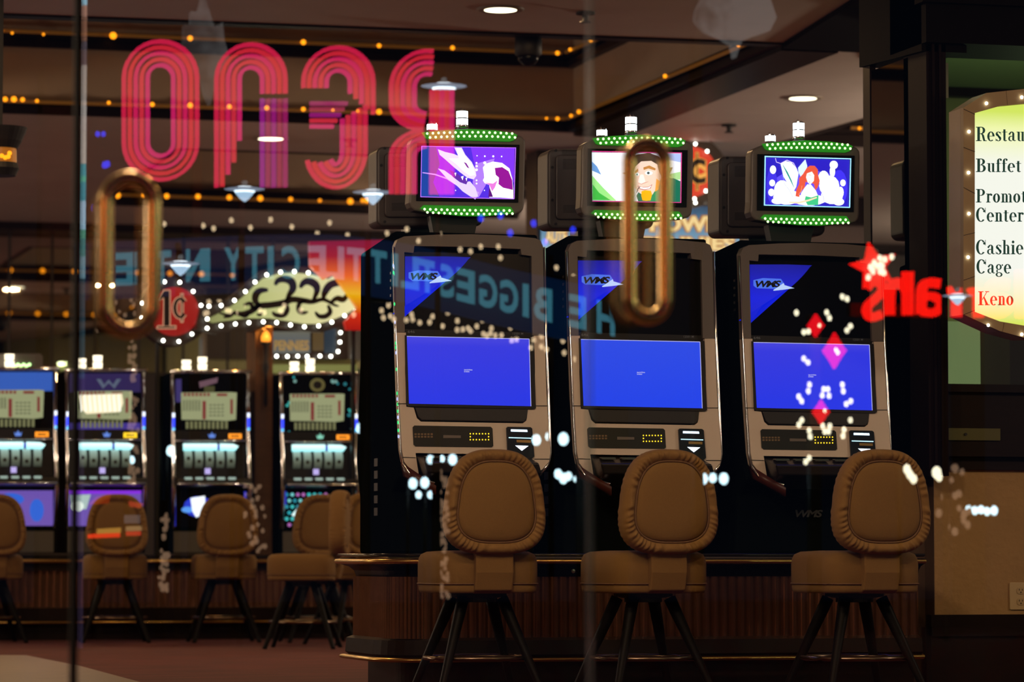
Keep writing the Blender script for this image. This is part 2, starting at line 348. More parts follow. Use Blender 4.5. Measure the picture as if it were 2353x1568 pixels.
# half wall, counter and alcove on the right
YW = 13.45
x0 = PY(2147, 1250, YW).x
mb = MB(mat('brown_plaster', (.42,.25,.09), .75, noise=.16, scale=7, bump=.4, bscale=40)); mb.box(x0, 9, YW, YW+.2, PY(2200,1413,YW).z, PY(2200,1080,YW).z); struct(mb.build('wall_half'), 'textured brown plaster half wall')
mb = MB(M_wood); mb.box(x0-.03, 9, YW-.035, YW+.02, -.0, PY(2200,1413,YW).z); mb.box(x0-.03, 9, YW-.05, YW, PY(2200,1462,YW).z, PY(2200,1440,YW).z); struct(mb.build('baseboard_right'))
mb = MB(mat('brown_end_panel', (.12,.07,.035), .6)); mb.box(x0-.002, x0+.0, YW, YW+1.2, 0, .88); q_ = PY(2072, 1250, YW+.1).x; mb.box(q_, x0+.01, YW+.1, YW+.15, 0, .9); struct(mb.build('trim_end'))
mb = MB(M_wood); mb.box(PY(2133,1000,YW).x, 9, YW-.02, YW+.3, PY(2200,1080,YW).z, PY(2200,884,YW).z)
mb.box(PY(2125,1000,YW).x, 9, YW-.06, YW+.3, PY(2200,1050,YW).z, PY(2200,1036,YW).z); mb.box(PY(2125,1000,YW).x, 9, YW-.05, YW+.3, PY(2200,902,YW).z, PY(2200,884,YW).z); struct(mb.build('trim_wainscot'))
m = MB(mat('olive_metal_plate', (.14,.12,.045), .35, .6)); a = PY(2146,1012,YW); b = PY(2292,986,YW); m.box(a.x, b.x, YW-.03, YW-.02, a.z, b.z)
o = tag(m.build('wall_plate'), 'narrow olive metal plate set in the dark counter front below the sign', 'plate')
m = MB(M_blackm); p = PY(2212,999,YW); m.lathe((p.x, YW-.03, p.z), [(.006,0),(.006,-.006),(.001,-.006)], 12, 'y'); m.build('keyhole', o)
# outlet
a = PY(2319,1402,YW); b = PY(2372,1339,YW); o = MB(mat('cream_outlet_plate', (.60,.44,.22), .4)); o.prism([(x_, YW-.001, z_) for x_, z_ in rrect(a.x,b.x,a.z,b.z,.006)], (0,-.007,0))
o = tag(o.build('wall_outlet', bevel=.002), 'cream double power outlet on the brown half wall', 'outlet')
for fy in (.3, .7):
    cx, cz = (a.x+b.x)/2-.004, a.z+(b.z-a.z)*fy; m = MB(mat('outlet_face', (.55,.40,.20), .35)); m.prism([(cx+u, YW-.008, cz+v) for u, v in rrect(-.017,.017,-.014,.014,.011)], (0,-.003,0))
    m.mat(M_blackm); m.box(cx-.009, cx-.006, YW-.0115, YW-.0105, cz, cz+.008); m.box(cx+.005, cx+.008, YW-.0115, YW-.0105, cz, cz+.007); m.lathe((cx, YW-.011, cz-.007), [(.003,0),(.003,-.001)], 10, 'y'); m.build('socket', o)
# alcove behind the directory sign
YA = 17.5
mb = MB(mat('olive_wall', (.20,.20,.09), .7, noise=.1, scale=5)); mb.box(PY(2150,400,YA).x, 12, YA, YA+.1, 0, CEIL)
al = [PY(2150,400,13.6).x, PY(2150,400,YA).x]; mb.prism([(al[0],13.6,0),(al[1],YA+.1,0),(al[1],YA+.1,CEIL),(al[0],13.6,CEIL)], (.05,0,0)); struct(mb.build('wall_alcove'))  # slanting side wall, unseen, added to keep the alcove light from leaking
mb = MB(mat('olive_ceiling', (.13,.17,.085), .7)); zz = PY(2200, 205, YA).z; mb.prism([(al[0],13.65,zz),(12,13.65,zz),(12,YA,zz),(al[1],YA,zz)], (0,0,.02)); struct(mb.build('ceiling_alcove'))
mb = MB(M_wood); mb.box(PY(2155,300,YA-.05).x, 12, YA-.08, YA, zz-.05, zz); struct(mb.build('trim_alcove'))
alight('alcove_fill_lamp', (PY(2250,300,15).x, 15.3, zz-.05), 22, (.85,1,.55), .3)  # this lamp and the next are added to brighten the dark alcove
plight('alcove_fill_lamp', (PY(2550,300,15.6).x, 15.6, 1.9), 30, (.75,1,.5), .1)
m = MB(mat('pale_green_frosted_panel', (.25,.33,.17), .5, em=(.16,.26,.10), es=.55)); a = PY(2176, 882, 14.2); b = PY(2252, 740, 14.2); m.box(a.x, b.x, 14.2, 14.22, a.z, b.z); struct(m.build('window_1'), 'pale green lit panel under the directory sign')
m = MB(mat('dim_olive_panel', (.04,.045,.02), .6)); a = PY(2254, 884, 14.25); b = PY(2320, 740, 14.25); m.box(a.x, b.x, 14.25, 14.27, a.z, b.z); m.mat(M_blackm); m.box(b.x, b.x+1.5, 14.25, 14.3, a.z, b.z); struct(m.build('wall_dim_panel'))
m = MB(mat('pale_frame_edge', (.3,.3,.2), .5)); a = PY(2174,225,13.6); b = PY(2179,145,13.6); m.box(a.x,b.x,13.6,13.62,a.z,b.z); struct(m.build('trim_3'))


# ================================================================== FRONT ISLAND
Y0 = 13.45; KL = .10/.88
ZL = PY(1075, 1273, Y0).z
YR = 13.05                                     # plane of the ribbed panel
xl = PY(903, 1400, YR).x; xr = PY(2112, 1400, YR).x
isl = empty('gaming_counter', ((xl+xr)/2, 13.6, 0)); tag(isl, 'front gaming counter with brass edge and fluted brown panels under the three big machines', 'counter')
def W(o): return lambda p: p-o.location
def path_around(inset, r=.18, depth=.68):      # left rounded corner of the island, seen from above
    x, y = xl+inset, YR+inset
    pts = [(xr, y)]+[(x+r+r*cos(radians(a)), y+r+r*sin(radians(a))) for a in range(270, 179, -10)]+[(x, YR+depth)]
    return pts
def around(mb, prof, r=.2, x0=None):            # prof: list of (inset, z)
    rings = []
    base = [(xr, YR)]+[(xl+r-r*sin(radians(a)), YR+r-r*cos(radians(a))) for a in range(0, 91, 10)]+[(xl, YR+.68)]
    nn = [(0,-1)]+[(-sin(radians(a)), -cos(radians(a))) for a in range(0, 91, 10)]+[(-1,0)]
    for (off, z_) in prof: rings.append([Vector((x-n[0]*off, y-n[1]*off, z_)) for (x, y), n in zip(base, nn)])
    mb.loft(rings, closed=False, caps=False)
def at(o, mb, name, **k): mb.v = [tuple(Vector(p)-o.location) for p in mb.v]; return mb.build(name, o, **k)
zpy = lambda py, Y=12.98, px=1300: PY(px, py, Y).z
mb = MB(mat('black_laminate_top', (.012,.011,.010), .12)); mb.smooth = True
around(mb, [(-.05, ZL-.012), (-.07, ZL-.006), (-.065, ZL), (.0, ZL), (.6, ZL)]); at(isl, mb, 'counter_top')
mb = MB(M_brass); mb.smooth = True; z1, z0 = zpy(1284), zpy(1297); h = (z1-z0)/2
around(mb, [(-.055, z1), (-.075, z1-.2*h), (-.083, z1-h), (-.075, z0+.2*h), (-.055, z0)]); at(isl, mb, 'brass_edge')
mb = MB(M_wood); around(mb, [(-.055, z0), (-.02, zpy(1303)), (.0, zpy(1312)), (.01, zpy(1327))]); at(isl, mb, 'cove_moulding')
M_flute = mat('fluted_brown_metal', (.22,.11,.065), .22, .85, noise=.25, scale=15)
def flutes(mb, x_from, x_to, y, zt, zb, pitch, amp=.006, sub=6):
    n = max(2, int((x_to-x_from)/pitch)); top = []; bot = []
    for i in range(n*sub+1):
        x = x_from+(x_to-x_from)*i/(n*sub); t = (i % sub)/sub
        yy = y-amp*abs(sin(pi*t))
        top.append(Vector((x, yy, zt))); bot.append(Vector((x, yy, zb)))
    mb.loft([bot, top], closed=False, caps=False)
mb = MB(M_flute); flutes(mb, xl+.12, xr, YR+.01, zpy(1326), zpy(1468), .0365, .011, 8)
n = 12; ring = []                               # rounded corner and the long left end of the island
for i in range(n*6+1):
    a = radians(90*i/(n*6)); rr = .13+.005*abs(sin(pi*((i % 6)/6))); ring.append((xl+.13-rr*sin(a), YR+.14-rr*cos(a)))
for i in range(1, 30*6): ring.append((xl-.005*abs(sin(pi*(i%6)/6)), YR+.14+.54*i/180))
mb.loft([[Vector((x, y, zz_)) for x, y in ring] for zz_ in (zpy(1468), zpy(1326))], closed=False, caps=False); at(isl, mb, 'fluted_panel')
mb = MB(M_wood); around(mb, [(.0, zpy(1466)), (-.03, zpy(1472)), (-.035, zpy(1505)), (-.02, zpy(1512)), (.06, zpy(1520)), (.06, 0)]); at(isl, mb, 'kick_base')
mb = MB(M_brass); mb.smooth = True; zr = zpy(1517, 12.95)
around(mb, [(-.04, zr+.010), (-.056, zr+.006), (-.06, zr), (-.056, zr-.006), (-.04, zr-.010)]); at(isl, mb, 'foot_rail')
mb = MB(mat('small_steel_lock', (.5,.45,.4), .3, 1)); p = PY(1315, 1313, YR); mb.lathe((p.x, YR-.012, p.z), [(.008,.01),(.008,-.003),(.001,-.004)], 12, 'y'); at(isl, mb, 'lock')

# ------------------------------------------------------------------ the big machines
X1 = PY(1075, 1273, Y0).x; O1 = Vector((X1, Y0, ZL))
def L1(px, py, off=0.0):            # where the sight line meets the leaning face of the left machine, in the machine's own frame
    d = ray(px, py); t = (Y0-KL*(1.28+ZL-ZC)+off)/(d.y-KL*d.z); p = CAM+d*t-O1; return p
def FY(z_, off=0): return -KL*(1.28-z_)+off
def face(mb, pxs, off0, off1):      # pxs: outline in the photo's pixels on the left machine; a slab between two heights over the face
    pts = [L1(*q) for q in pxs]; pts = [Vector((p.x, FY(p.z, off0), p.z)) for p in pts]; mb.prism(pts, (0, off1-off0, 0)); return mb
def lin(fn, u0, u1, v0, v1): return lambda u, v: fn(u0+(u1-u0)*u, v0+(v1-v0)*v)

def rq(x0,y0,x1,y1,sk=(0,0,0,0)): return [(x0,y0),(x1,y0+sk[0]),(x1+sk[1],y1+sk[2]),(x0+sk[3],y1)]
M_scr = grad('blue_screen', [(0,(.01,.035,.95)),(.72,(.03,.04,.9)),(1,(.10,.09,.9))], 'Z', .62, .90, 1.0, True)
M_wedge = grad('blue_wedge', [(0,(.0,.012,.62)),(.45,(.0,.012,.85)),(1,(.0,.003,.25))], 'Z', .9, 1.22, 1.0, True)
def make_machine(k):
    root = empty('slot_machine', O1)
    root['category'] = 'slot machine'
    B = lambda mb, name, par=root, **kw: mb.build(name, par, **kw)
    xa, xb_ = L1(906, 700).x, L1(1250, 700).x
    # cabinet: black body with a curved top, behind the face
    mb = MB(mat('black_cabinet', (.004,.006,.0055), .7, spec=.0)); D = .60
    prof = [(-.0, 1.285), (.30, 1.265), (D, 1.245), (D, 0), (.06, 0), (.03, .24), (FY(.36, .03), .30), (FY(.42, .02), .42), (FY(1.25, .02), 1.25)]
    mb.prism([(xa+.006, y, z_) for y, z_ in prof], (xb_-xa-.02, 0, 0)); B(mb, 'cabinet', bevel=.012)
    mb = MB(mat('side_vent', (.03,.03,.03), .4))
    mb.box(-.001, .0015, -.01, .01, -.005, .005); sv = B(mb, 'side_vent'); sv.location = (xa+.005, .05, 1.12)
    for i in range(1, 5): inst(sv, root, (xa+.005, .05, 1.12-.03*i))
    mb = MB(mat('side_vent')); mb.box(-.001, .0015, -.03, .03, -.016, .016); sv = B(mb, 'side_slot'); sv.location = (xa+.005, .30, .17)
    for i in range(1, 5): inst(sv, root, (xa+.005, .30, .17+.05*i))
    # upper dark grey frame
    fo = [(907,765),(904,566),(910,552),(925,545),(1000,541),(1080,540),(1160,543),(1225,549),(1238,555),(1243,568),(1246,772)]
    fi = [(1219,772),(1217,590),(1194,587),(1192,574),(1080,569),(948,567),(946,583),(925,581),(926,765)]
    mb = MB(M_gun); o = [L1(*q) for q in fo]; i_ = [L1(*q) for q in fi]
    pts = [Vector((p.x, FY(p.z, -.03), p.z)) for p in o+i_]
    tr = tessellate_polygon([[Vector((p.x, p.z, 0)) for p in pts]]); mb.add(pts, [tuple(t) for t in tr])
    n = len(pts); bk = [p+Vector((0,.05,0)) for p in pts]; mb.add(pts+bk, [(a, (a+1)%n, n+(a+1)%n, n+a) for a in range(n)])
    B(mb, 'upper_frame')
    # lower light frame: side cheeks and chin in one skin with holes left open
    oo = [(1246,773),(1250,900),(1255,985),(1259,1040),(1256,1062),(1240,1080),(1222,1090),(1208,1052),(1190,1046),(950,1042),(958,1096),(940,1083),(924,1062),(919,1035),(912,900),(908,766)]
    ii = [(928,766),(926,850),(929,936),(946,938),(953,962),(962,970),(1196,974),(1204,968),(1208,942),(1222,942),(1224,850),(1222,773)]
    mb = MB(M_silver); pts = [L1(*q) for q in oo+ii]; pts = [Vector((p.x, FY(p.z, -.035), p.z)) for p in pts]
    tr = tessellate_polygon([[Vector((p.x, p.z, 0)) for p in pts]]); mb.add(pts, [tuple(t) for t in tr])
    n = len(pts); bk = [p+Vector((0,.06,0)) for p in pts]; mb.add(pts+bk, [(a, (a+1)%n, n+(a+1)%n, n+a) for a in range(n)])
    mb.mat(M_blackm)
    for (ax, ay, bx, by) in ((908,929,930,929),(1223,934,1252,934),(920,1052,950,1053),(1222,1056,1258,1056)): face(mb, [(ax,ay-.8),(bx,by-.8),(bx,by+.8),(ax,ay+.8)], -.036, -.037)
    B(mb, 'lower_frame')
    # chromed edge strips with tiny coloured lights
    for s, col in ((0, (903,908,912,918)), (1, (1247,1251,1256,1261))):
        mb = MB(M_chrome); mb.smooth = True; ys = (570, 770, 900, 1040)
        path = [L1(x_, y_) for x_, y_ in zip(col, ys)]; path = [Vector((p.x, FY(p.z, -.022), p.z)) for p in path]
        e = L1(940 if s == 0 else 1236, 1090); path.append(Vector(((path[-1].x+e.x)/2-(.012 if s == 0 else -.012), FY(e.z+.03, -.025), (path[-1].z+e.z)/2-.006))); path.append(Vector((e.x, FY(e.z, -.03), e.z-.004)))
        if s == 0: e2 = L1(985, 1112); path.append(Vector((e2.x, FY(e2.z, -.10), e2.z)))
        mb.tube(path, .0065, 8); t = B(mb, 'edge_strip')
        if s == 0 and k == 0:
            ga = None
            for j, yy in enumerate((612,628,700,742,790,800,812,850,905,918,930,946,960,972,990,1004)):
                nm = 'green_light' if j % 3 else 'lilac_light'
                p = L1(902+(yy-600)*.03, yy); m = MB(glow('green_edge_light', (.05,.9,.25), 1.2) if j % 3 else glow('lilac_edge_light', (.55,.6,1), 1.2)); m.ball((p.x-.004, FY(p.z, -.026), p.z), .0035, 6, 4, 2.2); m.build(nm, t)
    # upper display
    mb = MB(M_glassdark); face(mb, [(925,579),(1218,586),(1221,765),(924,758)], -.0, -.012)
    mb.mat(M_wedge); wd = [(929,590),(1020,590),(1080,592)]+[(1075-8*i-i*i*.55, 596+10.5*i) for i in range(0, 13)]+[(929,728)]
    face(mb, wd, -.012, -.0135)
    mb.mat(glow('white_logo_light', (.5,.65,1), 1.2)); face(mb, [(985,650),(1006,637),(1036,646),(1006,650),(985,652)], -.0150, -.0155)
    face(mb, [(1000,640),(1010,634),(1012,638)], -.0150, -.0155)
    mb.mat(glow('logo_halo', (.08,.20,1), 1.0)); face(mb, [(937,627),(960,622),(1004,624),(1012,636),(1004,648),(945,646),(937,640)], -.0136, -.0140)
    mb.mat(mat('logo_black', (.0,.0,.01), .5)); text(mb, 'WMS', lambda u, v: (lambda p: Vector((p.x, FY(p.z, -.0145), p.z)))(L1(942+62*u, 644-16*v)), .035, .25, .85)
    if k == 1: pass
    B(mb, 'upper_display')
    mb = MB(M_blackm); face(mb, [(925,757),(1221,765),(1222,776),(925,773)], .0, -.014)
    mb.mat(mat('faint_grey_print', (.12,.12,.12), .5, em=(.2,.2,.2), es=.12)); text(mb, '646', lambda u, v: (lambda p: Vector((p.x, FY(p.z, -.0146), p.z)))(L1(935+16*u, 766-6*v)), .01)
    text(mb, '12501 M', lambda u, v: (lambda p: Vector((p.x, FY(p.z, -.0146), p.z)))(L1(1176+24*u, 770-5*v)), .01); B(mb, 'divider_bar')
    # lower display
    mb = MB(M_blackm); face(mb, [(925,772),(1219,778),(1225,939),(1221,942),(932,935),(928,931)], -.0, -.042); 
    mb.mat(M_scr if k != 1 else grad('azure_screen', [(0,(.005,.06,1)),(1,(.02,.08,.95))], 'Z', .62, .90, 1.0, True)); q = [(929,775),(1209,781),(1214,935),(934,929)]; face(mb, q, -.042, -.0435)
    mb.mat(glow('pale_screen_edge', (.55,.55,1), 1)); face(mb, [(929,774),(1209,780),(1209,781.5),(929,775.5)], -.0436, -.044); face(mb, [(1208.5,781),(1210,781),(1214,935),(1212.5,935)], -.0436, -.044)
    mb.mat(glow('white_screen_text', (.8,.8,1), 1)); text(mb, 'Game Out Of Service\nSee Attendant', lambda u, v: (lambda p: Vector((p.x, FY(p.z, -.0442), p.z)))(L1(1060+19*u, 857-7*v)), .02)
    B(mb, 'lower_display')
    # dark tray under the display
    mb = MB(mat('charcoal_tray', (.03,.028,.03), .4)); face(mb, [(948,937),(1207,941),(1205,962),(1198,971),(964,967),(956,960)], .01, -.040); B(mb, 'tray', bevel=.003)
    # player panel
    mb = MB(mat('panel_black', (.02,.018,.014), .3)); pr = [(943,983),(947,979),(1122,982),(1126,986),(1128,1026),(1124,1029),(950,1027),(945,1023)]; face(mb, pr, -.03, -.038)
    mb.mat(mat('card_slot_grey', (.20,.17,.15), .35)); face(mb, [(1013,1001),(1053,1002),(1053,1008),(1013,1008)], -.038, -.041)
    mb.mat(mat('keypad_key', (.25,.17,.09), .5))
    for r in range(2):
        for c in range(6): x_ = 947+7.4*c; y_ = 997+6*r; face(mb, [(x_,y_),(x_+5,y_),(x_+5,y_+4),(x_,y_+4)], -.038, -.040)
    pp = B(mb, 'player_panel')
    M_y = glow('yellow_led', (1,.62,.02), 2.5)
    base = None
    for c in range(7):
        for r in range(3):
            if r == 1 and 0 < c < 6: continue
            x_ = 1075+7*c; y_ = 998+6.8*r; p = L1(x_, y_)
            if base is None: m = MB(M_y); m.ball((0,0,0), .0028, 8, 4); base = m.build('indicator_light', pp, loc=None); base.location = (p.x, FY(p.z, -.0385), p.z)
            else: inst(base, pp, (p.x, FY(p.z, -.0385), p.z))
    # bill acceptor
    mb = MB(mat('acceptor_black', (.008,.010,.02), .25)); face(mb, [(1157,985),(1160,982),(1212,983),(1216,986),(1221,1050),(1212,1058),(1165,1052),(1160,1048)], -.02, -.045)
    a_ = B(mb, 'bill_acceptor')
    mb = MB(glow('cool_white_strip', (.62,.82,1), 3)); face(mb, [(1167,988),(1204,989),(1205,994),(1167,993)], -.045, -.047); mb.build('upper_light', a_)
    mb = MB(glow('cyan_white_strip', (.5,.85,1), 2)); face(mb, [(1162,1006),(1214,1007.5),(1214,1009.5),(1162,1008)], -.045, -.047); mb.build('slot_light', a_)
    mb = MB(glow('white_arrow', (.8,.9,1), 3)); face(mb, [(1177,1025),(1207,1026),(1192,1037)], -.045, -.047); mb.build('arrow_light', a_)
    mb = MB(mat('brass_slot', (.6,.35,.15), .3, 1)); face(mb, [(1180,1012),(1212,1013),(1212,1019),(1180,1018)], -.045, -.048); mb.build('note_slot', a_)
    # button deck sticking out, seen from just under
    dz = L1(1075, 1046).z; xa2, xb2 = L1(952,1050).x, L1(1212,1050).x
    mb = MB(mat('dark_deck', (.02,.019,.018), .3)); yf = FY(dz, -.17)
    mb.prism([(xa2, FY(dz), dz), (xa2+.0, yf, dz-.035), (xa2+.015, yf+.01, dz-.075), (xa2+.03, FY(dz, .0), dz-.13)], (xb2-xa2-.0, 0, 0)); B(mb, 'button_deck', bevel=.006)
    mb = MB(mat('chrome_button', (.10,.10,.10), .25, .6)); 
    m0 = None
    for i in range(5):
        x_ = xa2+.05+i*.085
        if m0 is None: mb.prism([(u, 0, v) for u, v in rrect(-.03,.03,-.004,.004,.004)], (0,.03,0)); m0 = mb.build('button', root); m0.location = (x_, yf+.06, dz-.012)
        else: inst(m0, root, (x_, yf+.06, dz-.012))
    mb = MB(mat('dark_red_trim', (.09,.02,.012), .35)); mb.smooth = True
    p0 = L1(924,1066); p1 = L1(985,1118); mb.prism([(p0.x, FY(p0.z,-.02), p0.z), (p1.x, FY(p1.z,-.12), p1.z), (p1.x, FY(p1.z,-.12), p1.z-.035), (p0.x+.01, FY(p0.z,-.02), p0.z-.05)], (0,.05,0)); B(mb, 'underside_trim')
    # pedestal in dark below with faint logo
    mb = MB(mat('faint_logo_print', (.05,.05,.05), .5)); text(mb, 'WMS', lambda u, v: Vector((-.06+.12*u, .012, .15+.03*v)), .03, .25, .85); B(mb, 'lower_logo')
    # ---------------- topper monitor
    YT = Y0+.10; 
    def T(px, py, off=0.0): p = PY(px, py, YT)-O1; return Vector((p.x, .10+off, p.z))
    def tp(mb, pxs, o0, o1): mb.prism([T(x_, y_, o0) for x_, y_ in pxs], (0, o1-o0, 0)); return mb
    mb = MB(M_gun); mb.smooth = False
    out = [(960,312),(975,306),(1015,301),(1075,298),(1135,301),(1180,308),(1200,313),(1207,322),(1208,335),(1205,470),(1203,482),(1196,489),(1185,492),(1160,494),(1100,498),(1060,497),(1000,491),(952,484),(944,477),(940,466),(942,440),(944,330),(948,318)]
    tp(mb, out, .0, .08); tb = B(mb, 'topper_monitor', bevel=.008)
    mb = MB(M_glassdark); tp(mb, [(958,329),(1193,333),(1190,466),(956,462)], .0, -.006)
    mb.build('screen_bezel', tb)
    return root, T, tp, tb, B

# pictures on the three topper screens (flat coloured shapes printed by the screen itself)
def crop(x0, y0, s): return lambda pts: [(x0+x/s, y0+y/s) for x, y in pts]
LAY = {}
def art(tp, tb, items, cv, dx):
    mb = MB(); off = -.0062
    for col, es, pts in items:
        mb.mat(glow('art_%02d%02d%02d_%d' % (int(col[0]*99), int(col[1]*99), int(col[2]*99), int(es*10)), col, es*ART, sample=False))
        P = [(x+dx, y) for x, y in cv(pts)]
        v = [tp(x, y, off) for x, y in P]; tr = tessellate_polygon([[Vector((p.x, p.z, 0)) for p in v]]); mb.add(v, [tuple(t) for t in tr]); off -= .0002
    return mb.build('picture', tb)
def blob(cx, cy, rx, ry=None, n=14): ry = ry or rx; return [(cx+rx*cos(2*pi*i/n), cy+ry*sin(2*pi*i/n)) for i in range(n)]
def strip(path, wd): a, b = ribbon(path, wd); return a+b[::-1]
WH = (1,1,1); LIL = (.75,.6,1)
ART = 1.35
art1 = [((.08,.02,.75),1,[(700,508),(1722,526),(1702,1078),(690,1060)]), ((.0,.05,.35),1,[(700,508),(860,512),(900,700),(830,900),(900,1062),(690,1060)]), ((.22,.03,.9),1,[(1240,520),(1720,528),(1710,900),(1420,900),(1290,760)]),
  ((.45,.2,1),1,[(1290,700),(1500,640),(1420,900),(1330,1060),(1300,1060),(1260,900)]),
  ((.55,.3,1),1.1,strip([(712,795),(850,815),(980,860),(1080,920),(1200,990),(1310,1050)],[10,14,16,22,60,90])),
  (LIL,1.2,[(1060,520),(1140,522),(1180,600),(1250,680),(1290,760),(1300,830),(1270,870),(1200,850),(1120,790),(1060,740),(960,650),(900,600),(880,540),(960,570),(1050,590),(1100,610)]),
  (WH,1.3,[(1085,530),(1130,530),(1175,610),(1240,690),(1275,760),(1285,820),(1230,830),(1150,770),(1080,700),(1000,640),(1060,640),(1110,640)]),
  (LIL,1.1,[(880,750),(950,770),(1060,850),(1160,900),(1230,890),(1290,960),(1320,1060),(1240,1060),(1150,1000),(1090,940),(980,860)]),
  ((.25,.02,.35),1,[(1160,680),(1190,690),(1225,750),(1200,740)]), ((.12,.02,.4),1,[(1000,760),(1080,800),(1150,850),(1210,880),(1190,925),(1120,900),(1040,840)]),
  (WH,1.3,[(1130,840),(1160,830),(1150,880)]), (WH,1.3,[(1180,855),(1200,850),(1192,890)]), (WH,1.2,[(1060,800),(1080,795),(1072,835)]),
  (WH,1.3,[(1380,800),(1370,740),(1400,700),(1480,675),(1580,690),(1660,750),(1690,860),(1702,980),(1702,1078),(1560,1068),(1440,1066),(1450,1000),(1440,930),(1390,910),(1370,880),(1385,850)]),
  ((.30,.0,.30),1,[(1500,745),(1580,735),(1650,780),(1690,880),(1698,985),(1590,960),(1540,920),(1545,850),(1510,820)]), ((.85,.2,.75),1,[(1390,905),(1480,915),(1530,880),(1500,960),(1470,1000),(1440,930)]),
  ((.1,.0,.2),1,[(1440,950),(1480,1060),(1430,1062)])]+[(WH,1.4,blob(x,y,r)) for x,y,r in [(1300,690,10),(1390,690,16),(1302,725,12),(1300,765,14),(1300,880,9),(1300,915,9),(1390,617,9),(1482,618,11),(1573,620,8),(1305,612,6),(1385,990,6),(1070,990,6)]]
art1 += [((.5,.15,1),1.3,q) for q in ([(697,505),(1725,523),(1725,529),(697,511)],[(686,1057),(1706,1080),(1706,1087),(686,1064)],[(697,505),(704,505),(693,1062),(686,1062)],[(1722,523),(1729,523),(1712,1085),(1704,1085)])]
art2 = [((.9,.9,1),1.15,[(588,500),(1478,512),(1470,990),(592,975)]), ((.15,.35,.75),1,[(588,590),(640,640),(680,720),(590,680)]), ((.05,.5,.06),1,[(592,790),(640,850),(720,920),(800,975),(592,972)]), ((.35,.85,.25),1,[(590,730),(700,850),(830,976),(780,976),(660,900),(590,810)]),
  ((.45,.55,.95),1,[(1250,512),(1478,515),(1476,600),(1330,570)]), ((.45,.75,.30),1,[(1340,720),(1478,690),(1476,770),(1340,780)]),
  ((.0,.16,.09),1,[(1180,800),(1290,760),(1400,755),(1472,785),(1470,990),(1050,985),(1030,930),(1060,880)]), ((.0,.28,.10),1,[(1180,880),(1260,870),(1250,985),(1160,985)]),
  ((.20,.06,.03),1,[(1320,650),(1395,650),(1340,760)]), ((.25,.1,.06),1,[(890,705),(960,690),(950,730)]),
  ((.9,.62,.5),1.1,[(1010,640),(1060,590),(1140,570),(1220,590),(1270,680),(1270,780),(1230,860),(1190,920),(1120,940),(1060,900),(1010,850),(990,760)]),
  ((.05,.03,.02),1,[(960,560),(1040,520),(1160,505),(1260,540),(1320,640),(1300,760),(1262,700),(1240,620),(1180,585),(1080,590),(1020,640),(1000,700),(960,680)]),
  ((.55,.22,.05),1,[(1100,650),(1160,630),(1225,660),(1220,680),(1150,660),(1105,675)]), ((.55,.22,.05),1,[(1015,690),(1045,660),(1050,685),(1020,712)]),
  (WH,1.2,blob(1155,705,38,20)), (WH,1.1,blob(1038,718,22,16)), ((.02,.15,.2),1,blob(1150,705,15,14)), ((.1,.3,.25),1,blob(1036,720,9,10)), ((0,0,0),0,blob(1150,705,7,7)),
  ((1,.78,.7),1.2,[(1070,720),(1100,720),(1120,790),(1080,812),(1045,800),(1050,770)]), ((.65,.3,.22),1,strip([(1045,800),(1080,815),(1120,800),(1150,790)],[3,6,6,3])),
  ((.55,.18,.15),1,[(1040,830),(1090,845),(1150,840),(1190,815),(1170,860),(1110,875),(1060,865)]), (WH,1.2,[(1052,838),(1100,850),(1150,846),(1180,828),(1160,858),(1110,866),(1068,858)]),
  ((1,.42,.0),1.1,[(1080,885),(1120,875),(1175,880),(1185,920),(1170,975),(1130,980),(1090,975),(1078,930)]), ((.95,.35,.02),1,[(1230,760),(1270,790),(1250,870),(1215,890)]), ((.08,.04,.02),1,strip([(1030,900),(1045,860),(1065,840)],[8,8,8]))]
art2 += [((.8,.05,.3),1.1,q) for q in ([(586,488),(1484,504),(1484,512),(586,496)],[(586,980),(1476,994),(1476,1000),(586,986)],[(1476,505),(1484,505),(1476,1000),(1468,1000)])]
art3 = [((.02,.01,.55),1,[(625,480),(1545,505),(1530,1005),(612,980)]), ((.12,.08,1),1,blob(1070,800,400,190)), ((.05,.03,.8),1,blob(700,780,60,190)), ((.05,.03,.9),1,blob(1430,800,90,190))]
art3 += [(WH,1.3,blob(x,y,rx,ry)) for x,y,rx,ry in [(810,830,90,110),(860,900,150,80),(1320,780,110,110),(1260,700,60,80),(1350,880,120,95),(1370,560,45,45),(1355,630,30,60),(710,610,34,45),(700,750,32,36),(1468,750,30,36),(690,850,34,40),(760,940,70,35),(1420,950,60,40),(1100,930,180,60),(1440,850,35,60)]]
